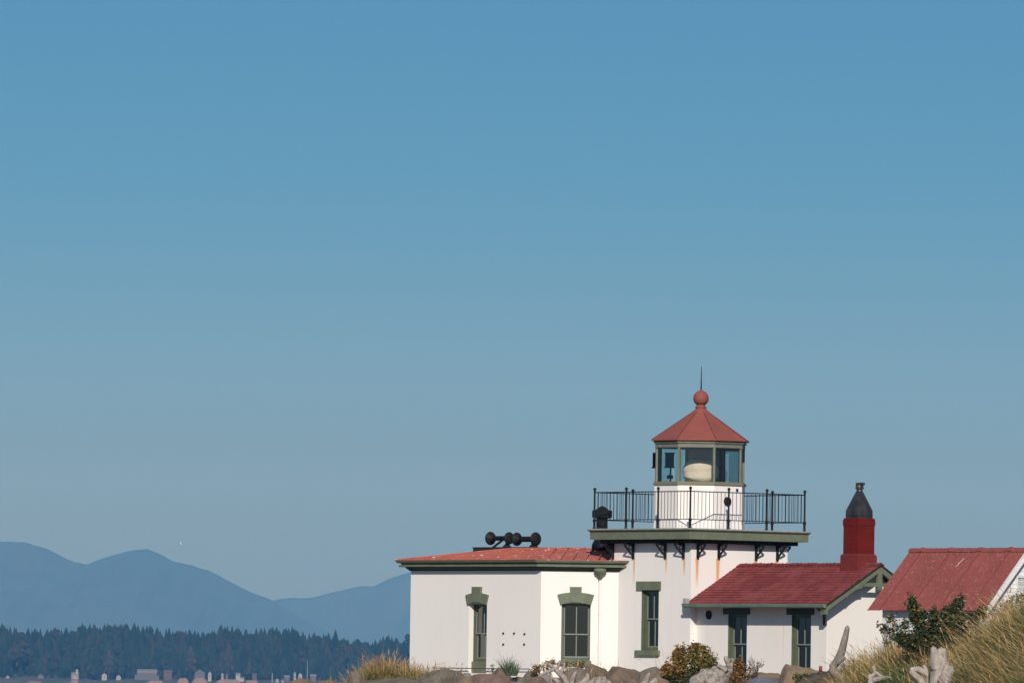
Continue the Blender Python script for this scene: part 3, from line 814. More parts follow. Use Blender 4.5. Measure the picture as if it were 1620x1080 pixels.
for side in (-1, 1):
    for k in range(NC):
        ya, yb_ = 2.07 * (1 - k / NC), 2.07 * (1 - (k + 1) / NC)
        N = 46; vs = []
        for i in range(N + 1):
            x = RX0 + (RX1 - RX0) * i / N
            j = rs.uniform(-0.004, 0.004)
            vs += [(x, side * (ya + j), zr(ya) - 0.012), (x, side * (ya + j), zr(ya) + 0.016 + j * 0.8), (x, side * yb_, zr(yb_) + 0.0)]
        fs = []
        for i in range(N):
            q = 3 * i
            fs += [(q, q + 3, q + 4, q + 1), (q + 1, q + 4, q + 5, q + 2)]
        b.add(vs, fs)
b.quad((RX0, -2.05, zr(2.05) - 0.05), (RX1 - 0.01, -2.05, zr(2.05) - 0.05), (RX1 - 0.01, 0, zr(0) - 0.05), (RX0, 0, zr(0) - 0.05))
b.quad((RX0, 2.05, zr(2.05) - 0.05), (RX1 - 0.01, 2.05, zr(2.05) - 0.05), (RX1 - 0.01, 0, zr(0) - 0.05), (RX0, 0, zr(0) - 0.05))
for s in (-1, 1):
    b.quad((RX1, s * 2.07, zr(2.07) - 0.05), (RX1, 0, zr(0) - 0.05), (RX1, 0, zr(0) + 0.01), (RX1, s * 2.07, zr(2.07) + 0.01))
x = RX0
while x < RX1 - 0.02:                             # ridge shingles
    L_ = 0.16; x1 = min(RX1, x + L_)
    z0_, z1_ = zr(0) + 0.02 + rs.uniform(0, 0.02), zr(0) + 0.04 + rs.uniform(0, 0.025)
    b.add([(x, -0.13, z0_ - 0.075), (x, 0, z0_), (x, 0.13, z0_ - 0.075), (x1, -0.13, z1_ - 0.075), (x1, 0, z1_), (x1, 0.13, z1_ - 0.075),
           (x1, -0.13, z1_ - 0.10), (x1, 0, z1_ - 0.03), (x1, 0.13, z1_ - 0.10)], [(0, 3, 4, 1), (1, 4, 5, 2), (3, 6, 7, 4), (4, 7, 8, 5)])
    x += L_
roofA = part('roof', b, m_shingle, AN)
b = MB(); b.box(TH + 0.004, TH + 0.16, -2.10, -1.98, 5.50, 5.66)
part('flashing', b, m_deck, roofA)
# gutters
b = MB(); N = 8
for s in (-1, 1):
    ring = [(s * (2.07 + 0.055 - 0.06 * cos(pi * i / N)), 5.50 - 0.105 * sin(pi * i / N) ** 0.7) for i in range(N + 1)]
    vs = [(TH + 0.06, y, z) for y, z in ring] + [(8.0, y, z) for y, z in ring]
    b.add(vs, [(i, i + 1, N + 2 + i, N + 1 + i) for i in range(N)] + [tuple(range(N + 1)), tuple(range(N + 1, 2 * N + 2))])
    b.beam((TH + 0.06, s * 2.185, 5.50), (8.0, s * 2.185, 5.50), 0.015, 0.022)
part('gutter', b, mat('sea_green_gutter', (0.16, 0.215, 0.175), 0.45, c2=(0.13, 0.18, 0.15), scale=3), AN)
# truss gable
b = MB(); XG = RX1 - 0.055
for s in (-1, 1):
    b.beam((XG, s * 2.09, zr(2.09) - 0.125), (XG, 0, zr(0) - 0.125), 0.085, 0.155)
    # knee braces curving from the rafter into the tie
    prev = None
    for i in range(7):
        t = i / 6
        y = 1.28 - 0.62 * t; z = zr(1.28) - 0.20 + 0.30 * (1 - (1 - t) ** 2)
        if prev: b.beam((XG, s * prev[0], prev[1]), (XG, s * y, z), 0.07, 0.10)
        prev = (y, z)
    b.box(XG - 0.12, XG + 0.05, s * 2.0 - 0.07, s * 2.0 + 0.07, zr(2.0) - 0.29, zr(2.0) - 0.16)
b.box(XG - 0.035, XG + 0.035, -0.93, 0.93, 6.03, 6.13)
b.box(XG - 0.045, XG + 0.045, -0.075, 0.075, 5.94, zr(0) - 0.16)
part('gable_truss', b, m_green, AN)
b = MB()
for s in (-1, 1): b.beam((RX1 + 0.012, s * 2.09, zr(2.09) - 0.03), (RX1 + 0.012, 0, zr(0) - 0.03), 0.02, 0.035)
part('roof_edge_trim', b, m_dark, AN)
b = MB(); b.bar((XR - 0.05, YF - 0.30, 5.40), (XR - 0.04, YF - 0.06, 5.24), 0.035, 8); b.bar((XR - 0.04, YF - 0.06, 5.25), (XR - 0.04, YF - 0.06, 4.93), 0.035, 8)
part('downspout', b, mat('rusty_brown_iron', (0.10, 0.035, 0.03), 0.8, c2=(0.04, 0.03, 0.03), scale=9), AN)
# chimney on the ridge
m_chim = mat('oxblood_brick_paint', (0.145, 0.014, 0.012), 0.8, c2=(0.115, 0.013, 0.012), scale=3, spec=0.08)
n, l = m_chim.node_tree.nodes, m_chim.node_tree.links
tc = n.new('ShaderNodeTexCoord'); sp = n.new('ShaderNodeSeparateXYZ'); l.new(tc.outputs['Object'], sp.inputs[0]); ad = math_node(n, l, 'ADD', sp.outputs[0], sp.outputs[1])
cb = n.new('ShaderNodeCombineXYZ'); l.new(ad, cb.inputs[0]); l.new(sp.outputs[2], cb.inputs[1])
br = n.new('ShaderNodeTexBrick'); l.new(cb.outputs[0], br.inputs[0]); br.inputs['Scale'].default_value = 1; br.inputs['Brick Width'].default_value = 0.21; br.inputs['Row Height'].default_value = 0.075; br.inputs['Mortar Size'].default_value = 0.008
bp = n.new('ShaderNodeBump'); bp.inputs['Strength'].default_value = 0.7; bp.inputs['Distance'].default_value = 0.01; bp.invert = True
l.new(br.outputs['Fac'], bp.inputs['Height']); l.new(bp.outputs[0], n['Principled BSDF'].inputs['Normal'])
CX = 6.98
b = MB()
b.box(CX - 0.31, CX + 0.31, -0.31, 0.31, 6.6, 7.95)
b.box(CX - 0.325, CX + 0.325, -0.325, 0.325, 7.74, 7.90)
ch = part('chimney', b, m_chim, AN)
b = MB(); b.box(CX - 0.365, CX + 0.365, -0.365, 0.365, 6.25, 6.90)
vs = [(CX + i * h_, j * h_, z) for h_, z in ((0.365, 6.902), (0.315, 6.95)) for i, j in ((-1, -1), (1, -1), (1, 1), (-1, 1))]
b.add(vs, [(i, (i + 1) % 4, 4 + (i + 1) % 4, 4 + i) for i in range(4)])
part('chimney_base', b, mat('oxblood_render_paint', (0.175, 0.030, 0.026), 0.8, c2=(0.145, 0.027, 0.025), scale=5, spec=0.08), ch)
m_zinc = mat('weathered_zinc', (0.10, 0.093, 0.09), 0.42, c2=(0.055, 0.052, 0.05), scale=5, stretch=(1, 1, 0.3), metallic=0.6, bump=0.2, bscale=6)
b = MB(); sq = lambda h_, z: [(CX - h_, -h_, z), (CX + h_, -h_, z), (CX + h_, h_, z), (CX - h_, h_, z)]
rows = [sq(0.268, 7.952), sq(0.268, 8.16), sq(0.072, 8.70)]
for r0, r1 in zip(rows, rows[1:]): b.add(r0 + r1, [(i, (i + 1) % 4, 4 + (i + 1) % 4, 4 + i) for i in range(4)])
b.box(CX - 0.285, CX + 0.285, -0.285, 0.285, 8.02, 8.03)
b.lathe((CX, 0, 0), [(0.088, 8.62), (0.088, 8.80)], 16)
fl = part('flue_cone', b, m_zinc, ch)
b = MB(); b.lathe((CX, 0, 0), [(0.10, 8.775), (0.128, 8.78), (0.128, 8.80), (0.112, 8.805), (0.108, 8.93), (0.118, 8.935), (0.118, 8.945), (0.08, 8.95)], 14)
b.box(CX + 0.04, CX + 0.145, -0.07, 0.07, 8.88, 8.955)
part('flue_cap', b, m_zinc, ch)

# ------------------------------------------------------------------ white shed at the right
m_corr = roof_red('worn_red_corrugated_sheet', (0.265, 0.073, 0.062), (0.37, 0.18, 0.14), flake=0.56, fs=30)
SH = station('shed', 13.0, -1.2, GZ, 'small white shed with a worn red corrugated roof behind the grass', 'shed')
BX0, BX1, BYF, BYR, BYK, BZE, BZR = 10.50, 15.34, -2.74, -1.16, 0.42, 5.325, 7.03
WX0, WX1, WY0, WY1 = 10.88, 15.12, -2.50, 0.18
SB = (BZR - BZE) / (BYR - BYF)
m_siding = mat('white_board_siding', (0.80, 0.78, 0.76), 0.7, c2=(0.70, 0.68, 0.66), scale=4, stretch=(1, 1, 6))
b = MB()
zw = BZE + SB * (WY0 - BYF) - 0.06
panel(b, (WX0, WY0), UX, -UY, WX1 - WX0, GZ - 0.9, zw)
panel(b, (WX1, WY1), -UX, UY, WX1 - WX0, GZ - 0.9, zw)
for X, s in ((WX0, -1), (WX1, 1)):
    n_ = 34; z = GZ - 0.9; top = BZR - 0.08; dz = 0.115
    while z < top:                                # lapped boards
        z2 = min(z + dz, top)
        def half(zz): return min(WY1 - BYR, (BZR - 0.07 - zz) / SB)
        h1, h2 = half(z), half(z2)
        if h1 > 0.02:
            h2 = max(h2, 0.005)
            b.quad((X + s * 0.018, BYR - h1, z), (X + s * 0.018, BYR + h1, z), (X + s * 0.002, BYR + h2, z2), (X + s * 0.002, BYR - h2, z2))
            b.quad((X, BYR - h1, z), (X, BYR + h1, z), (X + s * 0.018, BYR + h1, z), (X + s * 0.018, BYR - h1, z))
        z = z2
part('wall', b, m_siding, SH)
b = MB()
XE = [BX0, BX0 + 0.52, BX0 + 1.73, BX0 + 2.94, BX0 + 4.15, BX1]; ns = 5
for s in (-1, 1):
    for k in range(ns):
        x0, x1 = XE[k], XE[k + 1] + (0.03 if k < ns - 1 else 0)
        N = 120; lift = 0.008 * (k % 2) + 0.002 * k
        vs = []
        for i in range(N + 1):
            x = x0 + (x1 - x0) * i / N
            c_ = 0.007 * cos(2 * pi * x / 0.076)
            for t in (0, 0.33, 0.66, 1):
                y = BYF + (BYR - BYF) * t; z = BZE + (BZR - BZE) * t
                yy = y if s < 0 else 2 * BYR - y
                vs.append((x, yy, z + c_ + lift + 0.004 * noise.noise(Vector((x * 2, t * 3, s)))))
        b.add(vs, [(4 * i + j, 4 * i + 4 + j, 4 * i + 5 + j, 4 * i + 1 + j) for i in range(N) for j in range(3)], 0, True)
        if k: b.beam((x0 + 0.005, BYF if s < 0 else BYK, BZE + 0.018), (x0 + 0.005, BYR, BZR + 0.018), 0.02, 0.014, mi=1)
rfS = part('roof', b, [m_corr, mat('dark_red_lap_joint', (0.15, 0.042, 0.038), 0.8, spec=0.05)], SH)
b = MB(); q0 = 0.62
for i, (t, x) in enumerate(((0.70, 12.93), (0.745, 12.95), (0.79, 12.985))):
    b.beam((x - 0.03, BYF + (BYR - BYF) * t, BZE + (BZR - BZE) * t + 0.028), (x + 0.02, BYF + (BYR - BYF) * (t + 0.05), BZE + (BZR - BZE) * (t + 0.05) + 0.028), 0.03 + 0.008 * i, 0.006)
part('paint_scrape', b, m_white, rfS)
b = MB(); N = 110; vs = []
for i in range(N + 1):
    x = BX0 - 0.02 + (BX1 - BX0 + 0.04) * i / N
    zz = BZR + 0.045 + 0.022 * max(0, cos(2 * pi * (x - 11.0) / 1.21)) ** 6 + 0.010 * noise.noise(Vector((x * 5, 0, 0)))
    vs += [(x, BYR - 0.10, zz - 0.115), (x, BYR - 0.045, zz - 0.03), (x, BYR, zz), (x, BYR + 0.045, zz - 0.03), (x, BYR + 0.10, zz - 0.115)]
b.add(vs, [(5 * i + j, 5 * i + 5 + j, 5 * i + 6 + j, 5 * i + 1 + j) for i in range(N) for j in range(4)])
part('ridge_cap', b, m_corr, rfS)
for s in (-1, 1):
    b = MB()
    yf = BYF + 0.01 if s < 0 else BYK - 0.01
    b.beam((BX1 - 0.03, yf, BZE - 0.105), (BX1 - 0.03, BYR, BZR - 0.095), 0.04, 0.15)
    b.beam((WX1 + 0.04, yf + (0.2 if s < 0 else -0.2), BZE - 0.10 + 0.2 * SB), (WX1 + 0.04, BYR, BZR - 0.14), 0.03, 0.12)
    part('bargeboard', b, m_siding, SH)
b = MB(); cy, cz = BYR, 6.05
b.box(WX1 + 0.02, WX1 + 0.05, cy - 0.27, cy - 0.22, cz - 0.2, cz + 0.2); b.box(WX1 + 0.02, WX1 + 0.05, cy + 0.22, cy + 0.27, cz - 0.2, cz + 0.2)
b.box(WX1 + 0.02, WX1 + 0.055, cy - 0.27, cy + 0.27, cz + 0.2, cz + 0.25); b.box(WX1 + 0.02, WX1 + 0.055, cy - 0.27, cy + 0.27, cz - 0.25, cz - 0.2)
for i in range(5): b.add([(WX1 + 0.02, cy - 0.22, cz - 0.18 + 0.075 * i), (WX1 + 0.02, cy + 0.22, cz - 0.18 + 0.075 * i), (WX1 + 0.05, cy + 0.22, cz - 0.13 + 0.075 * i), (WX1 + 0.05, cy - 0.22, cz - 0.13 + 0.075 * i)][::1], [(0, 1, 2, 3)])
part('louvre_vent', b, m_siding, SH)

# ------------------------------------------------------------------ things on the far shore
m_fw = mat('far_white_walls', (0.29, 0.27, 0.265), 0.8)
m_fg = mat('far_grey_walls', (0.10, 0.09, 0.105), 0.8)
m_fb = mat('far_brown_walls', (0.085, 0.055, 0.05), 0.8)
m_fr = mat('far_grey_roof', (0.15, 0.145, 0.15), 0.8)
m_fd = mat('far_dark_roof', (0.10, 0.09, 0.09), 0.8)
m_fwin = mat('far_window', (0.10, 0.10, 0.11), 0.3)
def house(px0, px1, ytop, ybot, wall, roof, label, gable_front=False, wing=None, floors=1):
    P = at((px0 + px1) / 2, ybot, YS + 10); Q = at(px0, ybot, YS + 10); T = at(px0, ytop, YS + 10)
    w = (px1 - px0) * K; z0 = P.z - 6; z1 = T.z; hgt = z1 - P.z; d = max(5.0, w * 0.7)
    H_ = empty('house', (P.x, P.y, P.z)); tag(H_, label, 'house', 'houses on the far shore')
    we = hgt * (0.55 if gable_front else 0.62)
    b = MB(); b.box(-w / 2, w / 2, 0, d, -6, we)
    if gable_front: b.add([(-w / 2, 0, we), (w / 2, 0, we), (0, 0, hgt - 0.1), (-w / 2, d, we), (w / 2, d, we), (0, d, hgt - 0.1)], [(0, 1, 2), (5, 4, 3)])
    else: b.add([(-w / 2, 0, we), (-w / 2, d, we), (-w / 2, d / 2, hgt - 0.1), (w / 2, 0, we), (w / 2, d, we), (w / 2, d / 2, hgt - 0.1)], [(0, 1, 2), (5, 4, 3)])
    b.build('wall', wall, H_)
    b = MB(); o = 0.35
    if gable_front:
        for s in (-1, 1): b.add([(s * (w / 2 + o), -o, we - 0.1), (0, -o, hgt), (0, d + o, hgt), (s * (w / 2 + o), d + o, we - 0.1), (s * (w / 2 + o), -o, we + 0.1), (0, -o, hgt + 0.2), (0, d + o, hgt + 0.2), (s * (w / 2 + o), d + o, we + 0.1)],
            [(0, 1, 2, 3), (4, 5, 6, 7), (0, 1, 5, 4), (0, 4, 7, 3), (3, 7, 6, 2)])
    else:
        for y in (-o, d + o): b.add([(-w / 2 - o, y, we - 0.1), (w / 2 + o, y, we - 0.1), (w / 2 + o, d / 2, hgt), (-w / 2 - o, d / 2, hgt), (-w / 2 - o, y, we + 0.1), (w / 2 + o, y, we + 0.1), (w / 2 + o, d / 2, hgt + 0.2), (-w / 2 - o, d / 2, hgt + 0.2)],
            [(0, 1, 2, 3), (4, 5, 6, 7), (0, 1, 5, 4), (1, 5, 6, 2), (0, 4, 7, 3)])
    b.build('roof', roof, H_)
    nwin = max(1, int(w / 3.0))
    for f_ in range(floors):
        for i in range(nwin):
            x = -w / 2 + w * (i + 0.5) / nwin; zc_ = we * (f_ + 0.5) / floors
            hh = min(1.1, we / floors * 0.32)
            b = MB(); b.box(x - 0.5, x + 0.5, -0.05, 0.05, zc_ - hh, zc_ + hh); b.build('window', m_fwin, H_)
    return H_, P, w, d, we
house(9, 15, 1067.5, 1076, m_fw, m_fr, 'tiny pale pink house alone at the far left of the far shore', True)
house(59, 69, 1065, 1075, m_fg, m_fr, 'grey gabled house on the bank above the narrow left bluff', True)
H_, P, w_, d_, we_ = house(113, 124, 1063, 1073.5, m_fw, m_fr, 'bright white far house with a slim tower', False)
b = MB(); b.box(w_ * 0.12, w_ * 0.12 + 1.9, 0.8, 3.0, we_ * 0.7, 15 * K); b.add([(w_ * 0.12 + 0.95, 1.9, 16.2 * K), (w_ * 0.12 - 0.15, 0.6, 15 * K), (w_ * 0.12 + 2.05, 0.6, 15 * K), (w_ * 0.12 + 2.05, 3.2, 15 * K), (w_ * 0.12 - 0.15, 3.2, 15 * K)],
    [(0, 1, 2), (0, 2, 3), (0, 3, 4), (0, 4, 1)]); b.build('tower', m_fw, H_)
house(161, 169, 1063.5, 1072.5, m_fw, m_fd, 'white gabled cottage, left one of the white pair by the pink-brown tree', True)
house(184, 191, 1066.5, 1074, m_fw, m_fd, 'white gabled cottage, right one of the white pair by the pink-brown tree', True)
H_, P, w_, d_, we_ = house(217, 248, 1058, 1074.5, m_fg, m_fr, 'wide grey two storey house with a long pale roof on the far shore', False, floors=2)
b = MB(); b.box(-w_ / 2 - 2.5, -w_ / 2 - 0.01, 1, d_ - 1, -6, we_ * 0.75); b.build('side_wing', m_fg, H_)
b = MB(); b.box(w_ / 2 + 0.01, w_ / 2 + 2.2, 1, d_ - 1, -6, we_ * 0.7); b.build('side_wing', m_fg, H_)
house(259, 272, 1059, 1069, m_fb, m_fb, 'red-brown house in the trees right of the wide grey house', False)
house(308, 324, 1058, 1071, m_fg, m_fr, 'lilac grey house with a broad gable above the long pink bluff', True)
house(329, 334.5, 1061, 1071, m_fw, m_fd, 'narrow white house beside the lilac grey gable house', True)
house(350, 353.5, 1063, 1071, m_fw, m_fd, 'narrow pale hut, left of two by the dark gap in the trees', True)
house(357, 360.5, 1064, 1071, m_fg, m_fd, 'narrow grey hut, right of two by the dark gap in the trees', True)
house(373, 380, 1063.5, 1069, m_fw, m_fr, 'small white house set back in the trees above the pink bluff', False)
house(380, 386, 1070, 1074, m_fw, m_fr, 'very low white cabin right on top of the pink bluff', False)
house(399, 406, 1064, 1071, m_fb, m_fb, 'small brown house at the right end of the pink bluffs', False)
house(436, 441, 1072.5, 1077.5, m_fw, m_fr, 'small white hut at the waterline left of the brown boulder', True)
house(445, 452, 1073, 1078, m_fw, m_fb, 'cream low house just above the left end of the boulders', False)
house(450, 458, 1067.5, 1075, m_fg, m_fr, 'grey house with a pale roof above the boulders, left of the slim white one', False)
house(464.5, 468, 1061, 1073, m_fw, m_fd, 'slim tall white house above the boulders', True)
house(472, 478, 1063.5, 1073, m_fw, m_fd, 'white gabled house between the slim white house and the flagpole', True)
house(491, 500, 1066, 1074, m_fg, m_fr, 'grey house right of the flagpole on the far shore', False)
for (px, y0, y1, lab) in ((486, 1044, 1074, 'tall thin white flagpole among the far trees'), (430.5, 1065, 1080, 'thick short white mast at the far waterline')):
    P = at(px, y1, YS + 4); T = at(px, y0, YS + 4)
    b = MB(); r = 0.35 if px > 450 else 0.6
    b.bar((0, 0, 0), (0, 0, T.z - P.z), r, 8, r2=r * 0.5); b.lathe((0, 0, T.z - P.z), [(r * 0.3, -0.1), (r * 0.9, 0.3), (r * 0.2, 0.9)], 8); b.bar((0, 0, -3), (0, 0, 0), r * 1.5, 8)
    o = b.build('flagpole' if px > 450 else 'mast', m_fw); o.location = P; tag(o, lab, 'pole')

def crown_tree(name, px, ytop, ybot, wpx, mat_, label, Y, n=420, cone=False, seed=1, group=None):
    """trunk and a crown of leaf clumps"""
    r_ = random.Random(seed)
    P = at(px, ybot, Y); T = at(px, ytop, Y); k = Y / FPX; h = T.z - P.z; w = wpx * k / 2
    e = empty(name, P); tag(e, label, 'tree', group)
    b = MB(); b.bar((0, 0, -4), (0, 0, h * 0.55), w * 0.09, 6, r2=w * 0.03)
    for i in range(7):
        a = r_.uniform(0, 6.28); z = h * r_.uniform(0.2, 0.5); q = w * r_.uniform(0.4, 0.7)
        b.bar((0, 0, z), (q * cos(a), q * sin(a), z + h * r_.uniform(0.12, 0.25)), w * 0.03, 4, r2=w * 0.012, caps=False)
    b.build('trunk', m_trunk_far, e)
    b = MB()
    lobes = [(r_.uniform(-0.55, 0.55) * w, r_.uniform(-0.5, 0.5) * w, h * r_.uniform(0.15, 0.7), w * r_.uniform(0.35, 0.6)) for _ in range(8)]
    for i in range(n):
        if cone:
            t = r_.random() ** 0.8; rr = w * (1 - t) ** 0.8 * (0.8 + 0.35 * sin(t * 19 + r_.random())) * r_.uniform(0.5, 1.05); a = r_.uniform(0, 6.28)
            c = V(rr * cos(a), rr * sin(a), h * (0.12 + 0.87 * t))
        else:
            lx, ly, lz, lr = lobes[i % 8]
            d = V(r_.gauss(0, 1), r_.gauss(0, 1), r_.gauss(0, 1)).normalized() * lr * r_.uniform(0.6, 1.0); d.z *= 1.2
            c = V(lx, ly, min(lz, h - lr)) + d
        s = w * r_.uniform(0.07, 0.17)
        u = V(r_.gauss(0, 1), r_.gauss(0, 1), r_.gauss(0, 1)).normalized(); v = u.orthogonal().normalized()
        b.add([c - u * s - v * s * 0.6, c + u * s - v * s, c + u * s * 0.8 + v * s, c - u * s * 0.7 + v * s * 0.8], [(0, 1, 2, 3)])
    b.build('crown', mat_, e)
m_trunk_far = mat('far_bark', (0.06, 0.045, 0.035), 0.9)
m_dec2 = mat('autumn_crown_far_green', (0.045, 0.045, 0.028), 0.95, c2=(0.032, 0.036, 0.022), scale=0.2, spec=0.05)
crown_tree('broadleaf_tree', 27, 1013, 1046, 38, m_dec2, 'large round olive-brown tree in front of the far wood, left end', YS + 16, 700, seed=2)
crown_tree('broadleaf_tree', 71, 1040, 1070, 9, m_decid, 'narrow pinkish tree just right of the grey gabled far house', YS + 16, 250, True, seed=3)
crown_tree('broadleaf_tree', 172, 1028, 1068, 22, m_decid, 'pink-brown pointed tree behind the pair of white far cottages', YS + 16, 500, True, seed=4)
crown_tree('broadleaf_tree', 241, 1003, 1056, 10, m_decid, 'tall thin reddish tree above the wide grey far house', YS + 60, 350, True, seed=5)
crown_tree('broadleaf_tree', 301, 1021, 1066, 22, m_decid, 'pink-brown cone-shaped tree left of the lilac grey far house', YS + 16, 500, True, seed=6)
crown_tree('broadleaf_tree', 361, 1011, 1066, 18, m_decid, 'tallest brown tree of the far shore, above the two narrow huts', YS + 20, 600, True, seed=7)
crown_tree('broadleaf_tree', 341, 1036, 1066, 22, m_dec2, 'round olive tree behind the narrow white far house', YS + 15, 500, seed=8)
crown_tree('broadleaf_tree', 394, 1043, 1068, 11, m_decid, 'small reddish tree left of the small brown far house', YS + 15, 300, True, seed=9)
crown_tree('broadleaf_tree', 547, 1016, 1034, 11, m_decid, 'faint reddish tree top in the far wood above the grass tuft', YS + 60, 300, seed=10)
rr_ = random.Random(3)
P = at(301, 1080, YS - 12); T = at(301, 1068, YS - 12)
e = empty('fir_tree', (P.x, P.y, P.z - 3)); tag(e, 'small dark fir standing alone in front of the pink bluffs', 'tree')
b = MB(); b.bar((0, 0, 0), (0, 0, 4), 0.3, 6); b.build('trunk', m_trunk_far, e)
b = MB(); conifer_mb(b, 0, 0, 1.0, T.z - P.z + 2, 2.8, rr_); b.build('crown', m_conifer, e)

# gull high over the water
m_gull = mat('white_plumage', (0.7, 0.7, 0.7), 0.8)
g_ = at(286.2, 858.5, 3000)
b = MB()
b.lathe((0, 0, 0), [(0.01, -0.26), (0.06, -0.18), (0.085, -0.02), (0.07, 0.12), (0.045, 0.2), (0.05, 0.24), (0.01, 0.30)], 10, axis=(1, 0.2, 0))
for s in (-1, 1):
    b.add([(0.10, 0, 0.03 * s), (-0.10, 0, 0.03 * s), (-0.06, 0.06, 0.36 * s), (0.10, 0.06, 0.34 * s), (-0.16, 0.0, 0.68 * s), (-0.06, 0.0, 0.64 * s)], [(0, 1, 2, 3), (3, 2, 4, 5)])
b.add([(-0.2, 0, 0), (-0.36, 0.03, 0.09), (-0.36, 0.03, -0.09)], [(0, 1, 2)])
o = b.build('gull', m_gull); o.location = g_; o.rotation_euler = (radians(12), radians(-14), 0.4)
tag(o, 'tiny white gull in flight against the sky above the mountains', 'bird')

# ------------------------------------------------------------------ ground of the point
CREST = [(200, 250), (450, 246.5), (650, 246), (850, 242.6), (1000, 241), (1090, 239.4), (1200, 237), (1310, 234.8), (1400, 231), (1560, 226), (1700, 222), (2000, 214)]
def sm(a, b_, x):
    t = min(1, max(0, (x - a) / (b_ - a))); return t * t * (3 - 2 * t)
def ground_h(x, y):
    px = 810 + FPX * x / max(y, 60.0)
    t = y - interp(CREST, px)
    hb = 2.72 + 0.30 * sm(430, 620, px)
    h = hb if t > -1 else 1.4 + (hb - 1.4) * sm(-16, -1, t)
    h += (0.33 * sm(640, 720, px) + 0.12 * sm(980, 1080, px)) * sm(0.2, 1.0, t)
    h += 0.06 * fbm(x * 0.4, y * 0.4, 1.0, 3)
    h += (0.80 * sm(1325, 1450, px) + 1.05 * sm(1520, 1650, px)) * exp(-((t + 1.5) / (3.2 + 1.5 * sm(1450, 1650, px))) ** 2)
    h += 0.30 * sm(540, 610, px) * (1 - sm(650, 740, px)) * exp(-((t + 1.0) / 2.5) ** 2)
    h -= 4.5 * (1 - sm(-34, -16, x)) * sm(120, 200, y)     # falls to the water at the left
    h -= 5.0 * sm(262, 285, y)
    h -= 4.0 * (1 - sm(-50, -25, x)) + 0 
    return h
m_ground = mat('sand_and_gravel', (0.22, 0.18, 0.13), 0.95, c2=(0.13, 0.11, 0.08), scale=1.2, bump=0.6, bscale=9, bdist=0.05)
b = MB(); xs = [-60 + 1.0 * i for i in range(131)]; ys = [-20 + 8 * i for i in range(26)] + [188 + 0.8 * i for i in range(125)]
vs = [(x, y, ground_h(x, y)) for y in ys for x in xs]
nx = len(xs)
b.add(vs, [(j * nx + i, j * nx + i + 1, (j + 1) * nx + i + 1, (j + 1) * nx + i) for j in range(len(ys) - 1) for i in range(nx - 1)], 0, True)
tag(b.build('ground', m_ground), kind='structure')

# ------------------------------------------------------------------ boulders
def rock_mat(name, c, c2, c3):
    return mat(name, c, 0.9, c2=c2, scale=2.2, fac=(0.38, 0.66), c3=c3, s3=11, f3=(0.55, 0.75), bump=1.0, bscale=7, bdist=0.05, spec=0.15)
RM_ = {'brown': rock_mat('brown_basalt', (0.165, 0.12, 0.088), (0.095, 0.072, 0.056), (0.22, 0.18, 0.14)),
       'grey': rock_mat('grey_basalt', (0.165, 0.14, 0.11), (0.10, 0.088, 0.072), (0.235, 0.205, 0.16)),
       'red': rock_mat('reddish_basalt', (0.19, 0.125, 0.095), (0.12, 0.082, 0.065), (0.24, 0.18, 0.145)),
       'tan': rock_mat('tan_rock', (0.21, 0.15, 0.095), (0.14, 0.10, 0.07), (0.24, 0.20, 0.15)),
       'blue': rock_mat('blue_grey_rock', (0.115, 0.125, 0.155), (0.085, 0.095, 0.12), (0.19, 0.20, 0.22)),
       'lilac': rock_mat('lilac_grey_rock', (0.22, 0.19, 0.18), (0.16, 0.14, 0.135), (0.28, 0.25, 0.23))}
